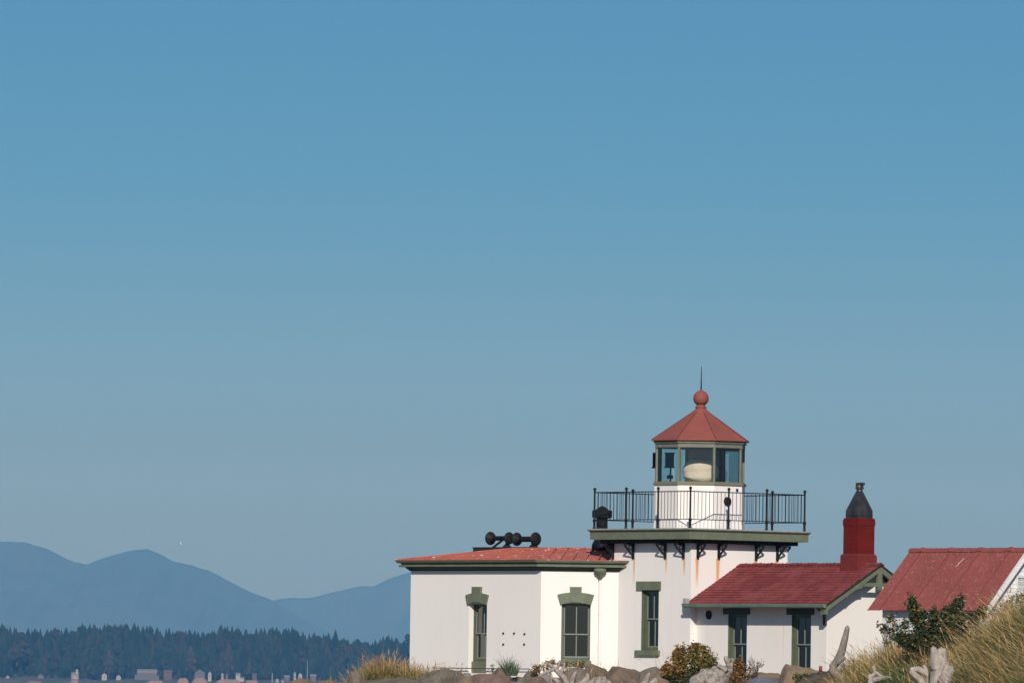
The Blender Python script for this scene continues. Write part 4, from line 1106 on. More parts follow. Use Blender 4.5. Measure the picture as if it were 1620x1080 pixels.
def boulder(sil, dY, kind, label, seed, depth=0.7, rough=0.05, name='boulder'):
    """sil: surveyed outline (px, py) of the visible upper edge, left to right; body given real depth"""
    r_ = random.Random(seed)
    pxm = sum(p[0] for p in sil) / len(sil)
    Yc = interp(CREST, pxm) + dY
    k = Yc / FPX
    pts = [at(x, y, Yc) for x, y in sil]
    c = sum(pts, Vector()) / len(pts)
    zmin = min(ground_h(c.x, Yc) - 0.25, min(p.z for p in pts) - 0.15)
    bm = bmesh.new()
    w = pts[-1].x - pts[0].x
    dp = max(0.25, w * depth / 2)
    zt = max(p.z for p in pts)
    for i, p in enumerate(pts):
        e = 1 - 0.55 * abs(2 * (p.x - pts[0].x) / max(w, 1e-3) - 1) ** 2
        for s, q in ((-1, 0.55), (0.15, 0.0), (1, 0.5)):
            z = p.z - abs(s) * q * (p.z - zmin) * r_.uniform(0.5, 1.1)
            bm.verts.new((c.x + (p.x - c.x) * (1.0 if s == 0.15 else 0.86) - c.x, s * dp * e * r_.uniform(0.8, 1.1), z - zmin))
    for s in (-1, 1):
        for q in (-0.5, 0.5):
            bm.verts.new((q * w * 0.98 + r_.uniform(-.03, .03), s * dp * r_.uniform(0.7, 1.0), 0.0))
    res = bmesh.ops.convex_hull(bm, input=bm.verts)
    junk = [g_ for g_ in res['geom_interior'] if isinstance(g_, bmesh.types.BMVert)]
    bmesh.ops.delete(bm, geom=junk, context='VERTS')
    bmesh.ops.triangulate(bm, faces=bm.faces)
    for _ in range(4):
        L_ = max(e.calc_length() for e in bm.edges)
        if len(bm.verts) > 900: break
        es = [e for e in bm.edges if e.calc_length() > max(0.07, L_ * 0.4)]
        bmesh.ops.subdivide_edges(bm, edges=es, cuts=1, use_grid_fill=True)
        bmesh.ops.triangulate(bm, faces=bm.faces)
    for _ in range(1): bmesh.ops.smooth_vert(bm, verts=bm.verts, factor=0.3, use_axis_x=True, use_axis_y=True, use_axis_z=True)
    for v in bm.verts:
        p = v.co
        n1 = fbm(p.x * 1.8 + seed, p.y * 1.8, p.z * 1.8, 4)
        n2 = abs(fbm(p.x * 5 + seed, p.y * 5, p.z * 5, 3))
        v.co = p + (p - Vector((0, 0, 0.2))).normalized() * (n1 * rough * min(1.0, w) - n2 * 0.022)
    me = bpy.data.meshes.new(name); bm.normal_update(); bm.to_mesh(me); bm.free()
    me.materials.append(RM_[kind])
    for pl in me.polygons: pl.use_smooth = True
    me.set_sharp_from_angle(angle=radians(24))
    o = bpy.data.objects.new(name, me); COL.objects.link(o); o.location = (c.x, Yc, zmin)
    return tag(o, label, 'boulder', 'boulders along the shore edge')
boulder([(444, 1080), (458, 1076), (474, 1073), (488, 1073.5), (503, 1079)], 0.5, 'brown', 'flat brown boulder at the left end of the rock edge', 1)
boulder([(498, 1082), (506, 1076), (520, 1074), (534, 1078), (540, 1083)], 0.3, 'tan', 'low tan boulder below the left end of the grass tuft', 2)
boulder([(545, 1080), (552, 1067), (558, 1061), (566, 1061), (574, 1068), (583, 1079)], -0.6, 'grey', 'dark mottled boulder with a pale top spot in the left grass', 3, rough=0.09)
boulder([(590, 1081), (597, 1074), (612, 1072), (622, 1078)], -0.4, 'grey', 'small grey boulder right of the mottled one', 4)
boulder([(606, 1080), (611, 1067), (620, 1066), (640, 1070), (664, 1074), (668, 1080)], 0.4, 'grey', 'flat dark grey boulder under the right half of the left grass', 5)
boulder([(654, 1081), (664, 1069), (682, 1061), (698, 1057), (716, 1057), (730, 1062), (738, 1072), (742, 1081)], -0.5, 'grey', 'big smooth grey-brown boulder left of the narrow green window', 6)
boulder([(722, 1070), (734, 1062), (744, 1064), (750, 1073)], 0.8, 'lilac', 'small pale boulder wedged at the foot of the narrow window', 7)
boulder([(718, 1082), (725, 1074), (736, 1068.5), (746, 1070), (752, 1082)], -1.0, 'tan', 'rounded tan boulder in front of the narrow window', 8)
boulder([(742, 1072), (748, 1066), (768, 1064.5), (786, 1064), (800, 1066), (808, 1078)], 0.1, 'red', 'wide reddish-brown boulder right of the narrow window', 9)
boulder([(758, 1083), (768, 1072), (788, 1069), (802, 1073), (808, 1082)], -1.3, 'red', 'reddish-brown boulder lowest in front of the wide reddish one', 10)
boulder([(778, 1070), (783, 1059), (789, 1053.5), (796, 1054), (803, 1060), (808, 1068)], 0.9, 'brown', 'round-topped brown boulder left of the blue-green tuft', 11)
boulder([(800, 1082), (808, 1073), (820, 1069), (832, 1071), (840, 1081)], -0.6, 'grey', 'rounded grey boulder under the blue-green tuft', 12)
boulder([(824, 1074), (832, 1064), (842, 1060), (852, 1064), (858, 1074)], 0.8, 'grey', 'grey-green boulder right behind the blue-green tuft', 13)
boulder([(822, 1083), (832, 1074), (846, 1069), (860, 1070), (870, 1082)], -1.2, 'brown', 'brown boulder below the orange plants at the driftwood', 14)
boulder([(849, 1070), (853, 1065), (862, 1063.5), (872, 1068)], 0.1, 'lilac', 'small lilac-grey boulder left of the antler driftwood', 15)
boulder([(884, 1076), (892, 1060), (903, 1054.5), (917, 1054.5), (932, 1060), (941, 1072)], 0.6, 'grey', 'smooth rounded grey boulder behind the antler driftwood', 16)
boulder([(921, 1064), (927, 1052), (934, 1047.5), (944, 1051.5), (958, 1056), (966, 1064)], 1.4, 'brown', 'dark pointed boulder below the downpipe', 17)
boulder([(953, 1080), (960, 1062), (967, 1051.5), (974, 1052.5), (990, 1055), (1006, 1058), (1016, 1064), (1020, 1080)], 0.4, 'brown', 'largest angular brown boulder at the foot of the tower', 18)
boulder([(1004, 1080), (1012, 1060), (1022, 1057), (1038, 1053.5), (1048, 1058), (1056, 1080)], 0.9, 'grey', 'grey slab boulder between the big angular one and the orange shrub', 19)
boulder([(1024, 1083), (1034, 1070), (1048, 1066), (1060, 1074), (1066, 1083)], -0.6, 'tan', 'tan boulder at the lower left of the orange shrub', 20)
boulder([(1184, 1072), (1192, 1064), (1206, 1062.5), (1222, 1065), (1234, 1063), (1240, 1072)], 1.1, 'tan', 'flat tan boulder at the wall between the two annex windows', 21)
boulder([(1176, 1082), (1184, 1072), (1198, 1069.5), (1216, 1072), (1232, 1077), (1240, 1083)], -0.6, 'blue', 'blue-grey boulder lying below the flat tan one', 22)
boulder([(1232, 1080), (1237, 1062), (1243, 1050.5), (1249, 1052), (1262, 1055), (1280, 1057), (1296, 1060), (1304, 1074)], 0.3, 'tan', 'large angular tan boulder under the right annex window', 23)

# ------------------------------------------------------------------ driftwood
m_drift = mat('bleached_driftwood', (0.40, 0.345, 0.30), 0.9, c2=(0.25, 0.21, 0.18), scale=9, fac=(0.4, 0.7), stretch=(1, 1, 0.35), bump=1.0, bscale=16, bdist=0.03, c3=(0.50, 0.45, 0.40), s3=5, f3=(0.55, 0.75))
m_drift2 = mat('grey_driftwood', (0.21, 0.18, 0.155), 0.9, c2=(0.14, 0.12, 0.105), scale=9, fac=(0.4, 0.7), stretch=(1, 1, 0.35), bump=1.0, bscale=16, bdist=0.02, c3=(0.28, 0.25, 0.215), s3=5, f3=(0.55, 0.75))
m_drift3 = mat('dark_wet_log', (0.045, 0.036, 0.03), 0.9, c2=(0.085, 0.07, 0.055), scale=9, stretch=(0.4, 1, 1), bump=1.0, bscale=14, bdist=0.03)
m_drift4 = mat('knotty_grey_root', (0.33, 0.29, 0.25), 0.9, c2=(0.17, 0.145, 0.125), scale=9, fac=(0.42, 0.62), bump=1.0, bscale=12, bdist=0.04, c3=(0.44, 0.40, 0.35), s3=5, f3=(0.55, 0.75))
m_drift5 = mat('pinkish_grey_driftwood', (0.36, 0.295, 0.255), 0.9, c2=(0.19, 0.155, 0.13), scale=12, fac=(0.42, 0.62), stretch=(1, 1, 0.35), bump=1.0, bscale=16, bdist=0.02, c3=(0.45, 0.39, 0.34), s3=6, f3=(0.55, 0.75))
def tube(b, pts, radii, n=12, seed=0, lump=0.22, flat=1.0):
    """tapered bent limb with a lumpy surface through pts"""
    P, R_ = [], []
    for i in range(len(pts) - 1):                 # Catmull-Rom
        p0 = pts[max(0, i - 1)]; p1 = pts[i]; p2 = pts[i + 1]; p3 = pts[min(len(pts) - 1, i + 2)]
        for s in range(6):
            t = s / 6
            P.append(0.5 * ((2 * p1) + (p2 - p0) * t + (2 * p0 - 5 * p1 + 4 * p2 - p3) * t * t + (3 * p1 - p0 - 3 * p2 + p3) * t ** 3)); R_.append(radii[i] + (radii[i + 1] - radii[i]) * t)
    P.append(pts[-1]); R_.append(radii[-1])
    d = (P[1] - P[0]).normalized(); s_ = d.orthogonal().normalized(); vs = []
    for i, p in enumerate(P):
        d = (P[min(i + 1, len(P) - 1)] - P[max(i - 1, 0)]).normalized()
        s_ = (s_ - d * s_.dot(d)).normalized(); t_ = d.cross(s_)
        cap = 0.55 if i in (0, len(P) - 1) else 1.0
        for j in range(n):
            a = 2 * pi * j / n
            q = p + (s_ * cos(a) + t_ * sin(a) * flat) * R_[i] * cap
            f_ = 1 + lump * fbm(q.x * 4 + seed, q.y * 4, q.z * 4, 3) + 0.06 * sin(a * 5 + seed)
            vs.append(p + (q - p) * f_)
    m_ = len(P)
    fs = [(i * n + j, i * n + (j + 1) % n, (i + 1) * n + (j + 1) % n, (i + 1) * n + j) for i in range(m_ - 1) for j in range(n)]
    c0, c1 = len(vs), len(vs) + 1
    vs += [P[0] - (P[1] - P[0]).normalized() * R_[0] * 0.4, P[-1] + (P[-1] - P[-2]).normalized() * R_[-1] * 0.5]
    fs += [(c0, (j + 1) % n, j) for j in range(n)] + [(c1, (m_ - 1) * n + j, (m_ - 1) * n + (j + 1) % n) for j in range(n)]
    b.add(vs, fs, 0, True)
def drift(name, limbs, dY, m, label, cat='driftwood', group=None, lump=0.22, thin=1.0):
    """limbs: [(px, py, depth offset, radius px), ...] each"""
    b = MB(); x_ = limbs[0][0][0]; Yc = interp(CREST, x_) + dY; o = at(limbs[0][0][0], 1080, Yc); k = Yc / FPX
    for li, L_ in enumerate(limbs):
        tube(b, [at(q[0], q[1], Yc + q[2]) - o for q in L_], [q[3] * k * thin for q in L_], 12, li * 3.3 + x_, lump)
    ob = b.build(name, m); ob.location = o
    return tag(ob, label, cat, group)
drift('driftwood_branch', [[(900, 1086, 0, 7), (892, 1072, 0, 7), (883, 1062, 0, 6), (874, 1055, -0.05, 5), (868, 1049, -0.1, 3)],
      [(886, 1066, 0, 5), (891, 1056, 0.1, 4), (893, 1048, 0.15, 2.6), (890.5, 1042, 0.2, 1.4)], [(892, 1052, 0.1, 3), (886, 1044, 0, 1.4)],
      [(880, 1060, 0, 4), (884, 1051, -0.1, 2.6), (886, 1047, -0.1, 1.6)], [(876, 1058, -0.1, 4.5), (864, 1063, -0.2, 4), (854, 1068, -0.3, 2.2)],
      [(874, 1084, -0.3, 4), (873, 1073, -0.3, 3.4), (872, 1064, -0.25, 2)], [(888, 1086, -0.4, 6), (880, 1075, -0.4, 5), (874, 1073, -0.4, 3.5)]], -1.2, m_drift5, 'pale antler-shaped driftwood branch left of the tower foot', thin=0.66)
drift('driftwood_branch', [[(903, 1088, 0, 6), (906, 1074, 0, 5), (911, 1062, 0, 3.2)], [(914, 1086, 0.1, 8), (925, 1078, 0.1, 6), (930, 1068, 0.1, 3.6), (926, 1066, 0.1, 3)],
      [(928, 1084, -0.1, 7), (938, 1078, -0.1, 6), (944, 1072, -0.1, 4)]], -1.0, m_drift5, 'tangle of short pale driftwood stubs right of the antler-shaped branch', thin=0.85)
drift('driftwood_root', [[(950, 1090, 0, 12), (952, 1080, 0, 12), (956, 1072, 0, 9)], [(946, 1084, -0.1, 8), (944, 1074, -0.1, 5)], [(960, 1086, 0, 8), (963, 1076, 0, 5)]], -0.9, m_drift4, 'knobbly grey driftwood lump in front of the largest angular boulder', lump=0.5)
drift('driftwood_branch', [[(1016, 1088, 0, 6), (1022, 1075, 0, 5.5), (1027, 1064, 0, 2.6)], [(1028, 1088, 0, 7), (1034, 1079, 0, 6), (1040, 1075, 0, 4)], [(1018, 1084, -0.1, 5), (1012, 1081, -0.1, 3)]], -1.3, m_drift5, 'pale pointed driftwood stub left of the orange shrub')
drift('driftwood_root', [[(1096, 1092, 0, 10), (1106, 1076, 0, 11), (1120, 1066, 0, 9), (1134, 1063, 0, 9), (1148, 1062, 0, 9)], [(1120, 1090, 0, 18), (1136, 1080, 0, 18), (1150, 1072, 0, 11)],
      [(1140, 1080, 0.1, 14), (1152, 1062, 0.1, 9), (1156, 1050, 0.1, 7), (1150, 1042, 0.1, 5), (1147, 1038, 0.1, 3)], [(1156, 1058, 0, 8), (1160, 1048, 0, 5), (1157, 1041, 0, 3)],
      [(1150, 1060, -0.1, 6), (1140, 1054, -0.1, 4), (1136, 1053, -0.1, 3)]], -1.2, m_drift4, 'large gnarled grey root in front of the left annex window', lump=0.55)
drift('driftwood_branch', [[(1352, 1092, -0.5, 8), (1338, 1078, -0.3, 8), (1325, 1067, -0.1, 8), (1315, 1055, 0, 6.5)], [(1315, 1057, 0, 6.5), (1325, 1044, 0, 6.5), (1332, 1028, 0, 6), (1337, 1008, 0, 5), (1341, 990, 0, 3.4)],
      [(1318, 1052, 0, 5), (1328, 1045, -0.1, 4.5), (1336, 1039, -0.1, 3.4)]], -0.8, m_drift2, 'tall bent grey driftwood limb standing before the annex gable', lump=0.14)
drift('log', [[(1262, 1088, 0, 10), (1280, 1078, 0, 10), (1300, 1072, 0, 9), (1322, 1066, 0, 7), (1334, 1066, 0.1, 5)], [(1300, 1084, -0.2, 10), (1330, 1078, -0.2, 11)]], -0.7, m_drift3, 'dark weathered log lying at the foot of the bent limb', 'log', lump=0.4)
drift('driftwood_branch', [[(1378, 1088, 0, 7), (1377, 1074, 0, 5), (1376, 1066, 0, 4)], [(1378, 1076, 0, 6), (1390, 1073, 0, 5), (1402, 1071, 0, 4), (1412, 1075, 0, 4), (1414, 1088, 0, 4)],
      [(1378, 1070, 0, 4), (1384, 1064, 0, 3), (1382, 1055, 0, 3.4), (1381, 1053, 0, 2.6)], [(1384, 1062, 0, 3.5), (1393, 1068, 0, 3.2), (1400, 1071, 0, 3)]], -6.2, m_drift, 'pale three-pronged driftwood piece in the green grass, left one', thin=0.85)
drift('driftwood_branch', [[(1466, 1092, 0, 7), (1458, 1078, 0, 6), (1448, 1067, 0, 5), (1441, 1060, 0, 5)], [(1440, 1060, 0, 5), (1452, 1058, 0, 5), (1464, 1064, 0, 4.5), (1472, 1072, 0, 4)],
      [(1461, 1051, 0, 2.8), (1465, 1060, 0, 3.4), (1468, 1072, 0, 3.4), (1472, 1088, 0, 5)]], -6.2, m_drift, 'criss-crossed thin pale driftwood branches beside the tall stump')
drift('driftwood_stump', [[(1486, 1096, 0, 18), (1486, 1072, 0, 15), (1487, 1050, 0, 13.5), (1489, 1032, 0, 10), (1489, 1025, 0, 7)], [(1482, 1060, -0.1, 9), (1479, 1038, -0.1, 7), (1476, 1023, -0.1, 4.5)],
      [(1494, 1090, -0.25, 9), (1499, 1072, -0.25, 9), (1504, 1060, -0.25, 6), (1500, 1053, -0.2, 4)], [(1488, 1080, -0.3, 8), (1496, 1064, -0.3, 6), (1498, 1046, -0.1, 4)]], -6.4, m_drift, 'thick pale twin-topped driftwood stump standing among the grasses', lump=0.16)
# little red-topped post by the wall
Yc = interp(CREST, 1298) + 0.9; P = at(1298, 1066, Yc); k = Yc / FPX
b = MB(); b.bar((0, 0, -0.3), (0, 0, 0.15), 0.042, 10); b.lathe((0, 0, 0.10), [(0.045, 0), (0.05, 0.06), (0.045, 0.12), (0.02, 0.14)], 12, 1); b.bar((0.03, 0, 0.02), (0.09, 0, 0.08), 0.02, 8)
o = b.build('stand_pipe', [m_drift3, mat('faded_red_cap', (0.28, 0.06, 0.06), 0.7)]); o.location = P; tag(o, 'tiny dark standpipe with a red cap at the annex corner', 'pipe')

# ------------------------------------------------------------------ plants
def lm(name, c, c2=None):
    m = mat(name, c, 0.7, c2=c2 or tuple(x * 0.65 for x in c), scale=6, fac=(0.4, 0.65), spec=0.2)
    return m
G_STRAW = lm('straw_blade', (0.47, 0.30, 0.125), (0.38, 0.235, 0.10)); G_PALE = lm('pale_straw_blade', (0.58, 0.42, 0.22)); G_GREEN = lm('green_blade', (0.105, 0.125, 0.04)); G_OLIVE = lm('olive_blade', (0.25, 0.215, 0.07))
G_RUST = lm('rusty_blade', (0.30, 0.145, 0.065)); G_BLUE = lm('blue_green_blade', (0.085, 0.115, 0.075)); G_DEEP = lm('deep_green_blade', (0.045, 0.085, 0.025), (0.03, 0.06, 0.02))
GM = [G_GREEN, G_OLIVE, G_STRAW, G_PALE, G_RUST, G_BLUE, G_DEEP]
def grass(name, n, pxr, dyr, length, lean, mix, label, seed, kind='stuff', cat='grass', width=0.011, spread=0.35, dens=None, heads=0.25, ground=None, curl=0.6, zoff=0.0, clumps=0, fan=0.9):
    """curved ribbon blades rooted on the ground; mix = weights over GM; lean = (x, y) mean lean"""
    r_ = random.Random(seed); b = MB(); done = 0; tries = 0
    CL = []
    while len(CL) < clumps:
        px = r_.uniform(*pxr)
        if dens and r_.random() > dens(px): continue
        CL.append((px, r_.uniform(*dyr), r_.random(), r_.uniform(0.75, 1.25), r_.gauss(0, 0.25)))
    tot = [sum(mix[:i + 1]) for i in range(len(mix))]
    while done < n and tries < n * 20:
        tries += 1
        cl = None; ox = oy = 0.0
        if CL and r_.random() < 0.86:
            cl = CL[r_.randrange(len(CL))]; ox, oy = r_.gauss(0, 0.13), r_.gauss(0, 0.13)
            Y = interp(CREST, cl[0]) + cl[1] + oy; x = (cl[0] - 810) / FPX * Y + ox; px = 810 + FPX * x / Y; tuft = 0.0
        else:
            px = r_.uniform(*pxr)
            if dens and r_.random() > dens(px): continue
            Y = interp(CREST, px) + r_.uniform(*dyr)
            x = (px - 810) / FPX * Y + 0.0
            tuft = fbm(x * 1.7, Y * 1.7, seed, 2)
            if r_.random() > 0.75 + tuft: continue
        z = (ground(px, Y) if ground else ground_h(x, Y)) - 0.05 + zoff
        L_ = r_.uniform(0.55, 1.0) * (length(px) if callable(length) else length) * (0.85 + 0.4 * tuft)
        lx, ly = lean[0] + r_.gauss(0, spread) + 0.25 * fbm(x * 0.9, Y * 0.9, seed + 4, 2), lean[1] + r_.gauss(0, spread)
        if cl: lx += ox * fan / 0.13 * 0.5 + cl[4]; ly += oy * fan / 0.13 * 0.5; L_ *= cl[3]
        d = V(lx, ly, 1.0).normalized(); s_ = V(r_.uniform(-1, 1) * 0.5 + 1, r_.uniform(-0.6, 0.6), 0).normalized()
        q = r_.random() * tot[-1] + 0.0; mi = next(i for i, t in enumerate(tot) if q <= t)
        if cl and mi < 5:
            if cl[2] < (0.34 if mix[4] > 1 else 0.52) and r_.random() < 0.7: mi = (0, 1, 0, 6)[r_.randrange(4)]
            elif cl[2] > 0.68 and r_.random() < 0.6: mi = (2, 3, 2, 4)[r_.randrange(4)] if mix[4] > 0.3 else (2, 3, 2, 1)[r_.randrange(4)]
        w = width * r_.uniform(0.6, 1.2); p = V(x, Y, z); vs = []; N = 5
        side = V(lx, ly, 0); cu = curl * r_.uniform(0.2, 1.2)
        for i in range(N + 1):
            t = i / N; ww = w * (1 - 0.85 * t ** 1.5)
            vs += [p - s_ * ww / 2, p + s_ * ww / 2]
            dd = (d + side * cu * t * 1.3 - UZ * cu * t * t * 0.7).normalized()
            p = p + dd * (L_ / N)
        fs = [(2 * i, 2 * i + 1, 2 * i + 3, 2 * i + 2) for i in range(N)]
        low = {2: 1, 3: 1, 4: 1, 1: 0}.get(mi, mi) if r_.random() < 0.6 else mi
        b.add(vs, fs[:2], low); b.m[-2:] = [low, low]
        nbase = len(b.v) - len(vs)
        b.f += [tuple(i + nbase for i in f) for f in fs[2:]]; b.m += [mi] * 3; b.sm += [False] * 3
        if mi in (2, 3, 4) and r_.random() < heads:                 # seed head
            a, c = (Vector(vs[-4]) + Vector(vs[-3])) / 2, (Vector(vs[-2]) + Vector(vs[-1])) / 2
            dd = (c - a).normalized(); hh = r_.uniform(0.10, 0.2)
            for s2 in (s_, V(0, 1, 0)):
                b.add([c - dd * hh * 0.4, c + s2 * 0.012 + dd * hh * 0.1, c + dd * hh, c - s2 * 0.012 + dd * hh * 0.1], [(0, 1, 2, 3)], mi)
        done += 1
    x0 = (sum(pxr) / 2 - 810) / FPX * 235
    o_ = V(x0, 235, 3.3); b.v = [(x - o_.x, y - o_.y, z - o_.z) for x, y, z in b.v]
    o = b.build(name, GM); o.location = o_
    return tag(o, label, cat, kind=kind)
bell = lambda c, w: (lambda px: exp(-((px - c) / w) ** 2))
#            green olive straw pale rust blue deep
grass('dune_grass', 2300, (505, 712), (-0.6, 1.4), lambda px: 0.50 + 0.40 * exp(-((px - 612) / 40) ** 2), (0.0, 0), (3.0, 3.8, 2.2, 0.7, 2.4, 0.3, 0.1), 'orange and green dune grass on the boulders left of the white building', 21, dens=lambda p: 0.2 + exp(-((p - 632) / 52) ** 2), curl=0.45, spread=0.25, width=0.016, clumps=34)
grass('dune_grass', 110, (660, 730), (-1.0, 1.0), 0.75, (0.1, 0), (0.5, 1, 2, 1, 1.5, 0.3, 0), 'sparse thin dry grass stalks against the left white wall', 22, width=0.009, spread=0.3)
grass('grass_tuft', 150, (808, 826), (-1.0, -0.7), 0.72, (-0.05, 0), (0.6, 0.2, 0.1, 0.1, 0, 5, 0.4), 'single blue-green grass tuft before the white wall under the bolts', 23, kind=None, cat='plant', width=0.018, spread=0.42, curl=0.5, zoff=0.42)
grass('dune_grass', 130, (895, 985), (-0.2, 1.6), 0.62, (0.05, 0), (1, 1.5, 1.5, 1, 0.6, 1, 0), 'sparse thin grass stalks below the wide green window', 24, width=0.008, spread=0.3, zoff=0.15)
grass('dune_grass', 26, (1040, 1145), (0.2, 1.5), 1.35, (-0.25, 0), (0, 1, 2, 1, 0.5, 0.5, 0), 'a few long thin stalks rising behind the orange shrub', 25, width=0.008, spread=0.25)
grass('dune_grass', 6500, (1322, 1545), (-3.6, 1.6), lambda px: 0.98 - 0.28 * sm(1470, 1520, px), (-0.45, 0), (1.5, 2.6, 4.5, 1.8, 0.9, 0.1, 0.9), 'straw coloured dune grass around the driftwood before the shed', 26, dens=lambda p: 0.2 + 0.8 * sm(1325, 1380, p), spread=0.3, width=0.019, curl=0.8, clumps=95)
grass('dune_grass', 12000, (1520, 1700), (-7.5, 2.2), 1.15, (-0.75, 0), (4.5, 4.2, 2.2, 0.7, 0.4, 0.1, 2.4), 'tall green and straw dune grass mound at the right edge', 27, dens=lambda p: 0.35 + 0.65 * sm(1520, 1570, p), spread=0.28, curl=0.8, width=0.021, clumps=150)
grass('dune_grass', 900, (1400, 1700), (-6.5, 1.5), 1.7, (-0.75, 0), (0.2, 0.6, 4, 5, 0.4, 0, 0), 'long pale arching grass stalks standing out over the dune mound', 29, dens=lambda p: 0.15 + 0.85 * sm(1480, 1560, p), spread=0.38, curl=0.9, width=0.018, heads=0.6)
grass('green_grass', 3000, (1382, 1486), (-5.6, -3.7), 0.78, (-0.05, 0), (1.0, 0.5, 0.2, 0.1, 0, 0.3, 6), 'dark green fresh grass between the pale driftwood pieces', 28, spread=0.4, width=0.016, dens=bell(1435, 38))

L_GREEN = lm('leaf_green', (0.065, 0.095, 0.025)); L_DARK = lm('leaf_dark_green', (0.03, 0.045, 0.018)); L_YEL = lm('leaf_yellow_green', (0.27, 0.24, 0.05)); L_OR = lm('leaf_orange', (0.36, 0.15, 0.035)); L_RUST = lm('leaf_rust', (0.20, 0.075, 0.03)); L_PALE = lm('leaf_pale_back', (0.30, 0.31, 0.22))
m_twig = lm('twig_brown', (0.10, 0.065, 0.045))
LMS = [L_GREEN, L_DARK, L_YEL, L_OR, L_RUST, L_PALE]
def shrub(name, lobes, dY, n, leaf, label, seed, colour, cat='shrub', twigs=26, shoots=6):
    """lobes: (px, py, rx px, ry px); twigs from a root, small leaves spread through the lobes with gaps"""
    r_ = random.Random(seed); px0 = sum(l_[0] for l_ in lobes) / len(lobes); Yc = interp(CREST, px0) + dY; k = Yc / FPX
    base = at(px0, 1080, Yc); base.z = min(base.z, ground_h(base.x, Yc))
    e = empty(name, base); tag(e, label, cat)
    tw, lf = MB(), MB()
    C_ = [(at(x, y, Yc) - base, rx * k, ry * k) for x, y, rx, ry in lobes]
    ends = []
    for i in range(twigs):
        c, rx, rz = C_[i % len(C_)]; d = V(r_.gauss(0, 1), r_.gauss(0, 0.8), r_.gauss(0.3, 1)).normalized()
        t = c + V(d.x * rx, d.y * rx * 0.8, d.z * rz) * r_.uniform(0.7, 1.05)
        m0 = V(c.x * 0.4 + r_.uniform(-.1, .1), r_.uniform(-.1, .1), t.z * 0.45)
        tw.bar((c.x * 0.25, 0, 0), m0, 0.012, 5, r2=0.008, caps=False); tw.bar(m0, t, 0.008, 5, r2=0.003, caps=False); ends.append((m0, t))
    for i in range(n):
        if r_.random() < 0.35:
            a, t = ends[r_.randrange(len(ends))]; p = a.lerp(t, r_.uniform(0.35, 1.1)) + V(r_.gauss(0, 1), r_.gauss(0, 1), r_.gauss(0, 1)) * 0.035
        else:
            c, rx, rz = C_[r_.randrange(len(C_))]; d = V(r_.gauss(0, 1), r_.gauss(0, 1), r_.gauss(0, 1)).normalized() * r_.random() ** 0.45
            p = c + V(d.x * rx, d.y * rx * 0.8, d.z * rz)
            if fbm(p.x * 5, p.y * 5, p.z * 5 + seed, 2) < -0.18: continue
        if p.z < -0.1: continue
        s = leaf * r_.uniform(0.6, 1.25); u = V(r_.gauss(0, 1), r_.gauss(0, 1) - 0.2, r_.gauss(0, 0.7)).normalized(); v = u.cross(V(r_.gauss(0, 1), r_.gauss(0, 1), r_.gauss(0.4, 1)).normalized()).normalized()
        nn = u.cross(v)
        mi = colour(p, r_, base)
        lf.add([p - u * s, p + v * s * 0.5 + nn * s * 0.12, p + u * s * 1.1, p - v * s * 0.5 + nn * s * 0.12], [(0, 1, 2, 3)], mi)
    tw.build('twigs', m_twig, e); lf.build('foliage', LMS, e)
    return e
def pick(r_, w):
    q = r_.random() * sum(w)
    for i, x in enumerate(w):
        q -= x
        if q <= 0: return i
    return len(w) - 1
def col_main(p, r_, base):
    f_ = fbm(p.x * 3, p.y * 3, p.z * 3 + 2, 2)
    if p.x < -0.15 + 0.3 * f_: return pick(r_, (0.9, 1.0, 1.6, 2.4, 2.6, 0)) if p.z > 0.45 else pick(r_, (1.5, 3, 0.3, 0.5, 1.5, 0))
    if p.z > 0.75: return pick(r_, (1.5, 1.3, 2.6, 1.4, 0.8, 0.2))
    return pick(r_, (3.0, 2.6, 0.9, 0.25, 0.3, 0.1))
shrub('shrub', [(1068, 1058, 20, 20), (1086, 1044, 22, 24), (1110, 1040, 20, 22), (1122, 1056, 16, 20), (1096, 1066, 34, 18), (1074, 1036, 12, 12), (1104, 1026, 14, 10), (1056, 1062, 12, 12)], 0.1, 14000, 0.040, 'rounded orange and green shrub at the tower corner', 31, col_main, twigs=60)
shrub('shrub', [(1168, 1052, 9, 13), (1176, 1064, 14, 16), (1164, 1068, 8, 12)], 0.2, 2000, 0.032, 'small rusty red shrub under the left annex window', 32, lambda p, r_, b_: pick(r_, (0.8, 1, 0.8, 1.2, 3.5, 0)), twigs=20)
shrub('twiggy_plant', [(1190, 1054, 12, 10), (1196, 1048, 10, 8), (1204, 1050, 6, 5), (1188, 1042, 5, 8)], 0.5, 130, 0.028, 'thin twiggy plant with a few dark leaves right of the rusty shrub', 33, lambda p, r_, b_: pick(r_, (0.6, 3, 0.2, 0, 0.8, 0)), 'plant', twigs=24)
shrub('low_plant', [(852, 1056, 12, 7), (866, 1052, 12, 8), (876, 1048, 10, 6), (846, 1060, 8, 6)], 0.7, 1500, 0.026, 'low orange and yellow plants behind the antler driftwood, left patch', 34, lambda p, r_, b_: pick(r_, (1.2, 1.2, 2.6, 2.8, 1.4, 0)), 'plant', twigs=20)
shrub('low_plant', [(897, 1050, 10, 6), (912, 1050, 12, 6), (922, 1050, 9, 7)], 1.3, 1100, 0.024, 'low yellow-green plants at the sill of the wide window', 35, lambda p, r_, b_: pick(r_, (2.4, 1.2, 3, 1.2, 0.5, 0.6)), 'plant', twigs=20)
shrub('low_plant', [(1262, 1073, 10, 8), (1275, 1070, 12, 8)], -0.5, 900, 0.03, 'small leafy green plant in front of the large angular tan boulder', 36, lambda p, r_, b_: pick(r_, (4, 1.6, 1.0, 0, 0.1, 0)), 'plant', twigs=14)
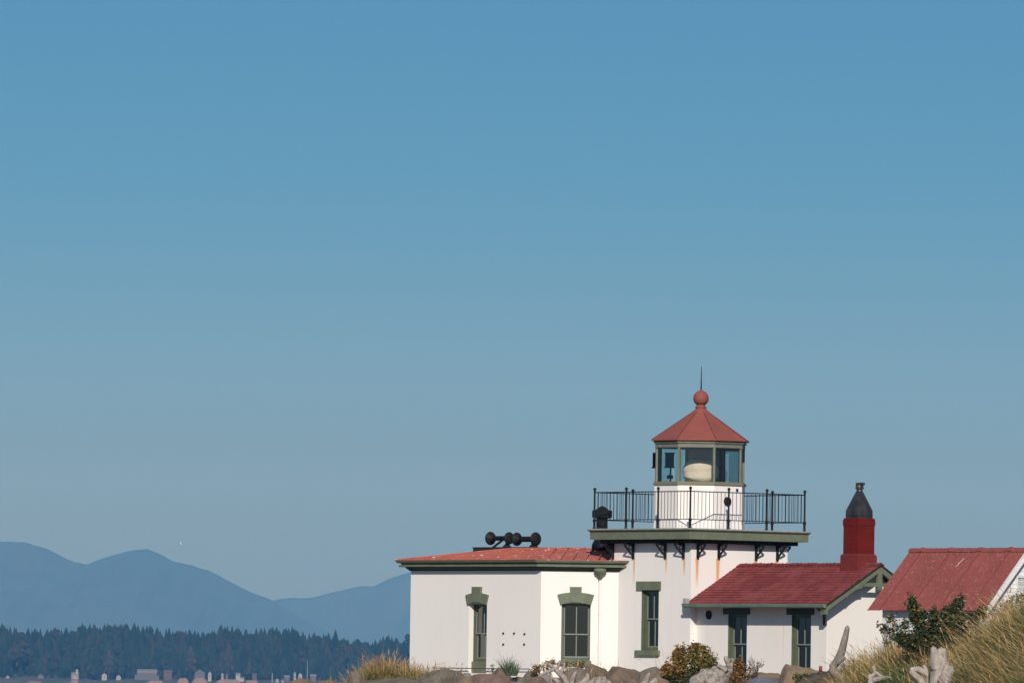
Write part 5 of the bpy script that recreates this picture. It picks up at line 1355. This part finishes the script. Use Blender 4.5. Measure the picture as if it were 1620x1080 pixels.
shrub('low_plant', [(779, 1052, 4, 3.5), (780, 1058, 3, 3)], 1.0, 60, 0.024, 'single small brown-green sprig left of the round-topped boulder', 37, lambda p, r_, b_: pick(r_, (2, 1, 1, 1, 1, 0)), 'plant', twigs=6)
shrub('blackberry_bush', [(1452, 975, 14, 18), (1442, 953, 8, 9), (1478, 982, 22, 18), (1505, 972, 18, 18), (1516, 954, 9, 10), (1490, 998, 34, 18), (1530, 982, 20, 16), (1553, 968, 9, 7), (1462, 1004, 24, 14), (1500, 1014, 32, 16), (1535, 1006, 18, 16), (1446, 1014, 22, 13), (1428, 1008, 15, 10)], -2.2, 15000, 0.050, 'dark leafy blackberry bush in front of the red shed roof', 38, lambda p, r_, b_: pick(r_, (1.6, 6.5, 0.45, 0.1, 0.5, 0.1)), 'bush', twigs=110)
shrub('blackberry_bush', [(1396, 990, 10, 6), (1410, 978, 11, 9), (1422, 992, 13, 9), (1404, 998, 12, 6), (1436, 984, 9, 10)], 2.2, 900, 0.045, 'loose blackberry sprays before the white shed wall, left of the dense bush', 39, lambda p, r_, b_: pick(r_, (1.5, 4, 0.5, 0, 0.9, 0.4)), 'bush', twigs=46)
shrub('blackberry_bush', [(1575, 968, 12, 10), (1592, 958, 12, 9), (1608, 948, 12, 10), (1624, 940, 12, 9), (1585, 978, 16, 8)], 1.0, 1300, 0.045, 'pale-leaved blackberry sprays before the white gable at the right edge', 40, lambda p, r_, b_: pick(r_, (1.6, 1.5, 0.8, 0.2, 0.8, 3.0)), 'bush', twigs=50)

# ------------------------------------------------------------------ haze
def build_haze():
    b = MB(); b.box(-7000, 7000, -70, 39000, -6, 900)
    m = bpy.data.materials.new('haze_air'); m.use_nodes = True
    n, l = m.node_tree.nodes, m.node_tree.links
    n.remove(n['Principled BSDF'])
    v = n.new('ShaderNodeVolumePrincipled')
    v.inputs['Color'].default_value = (*HAZE_COLOR, 1)
    v.inputs['Absorption Color'].default_value = (1, 1, 1, 1)
    v.inputs['Density'].default_value = HAZE_DENSITY
    v.inputs['Anisotropy'].default_value = 0.0
    l.new(v.outputs[0], n['Material Output'].inputs['Volume'])
    tag(b.build('haze', m), kind='stuff')
build_haze()
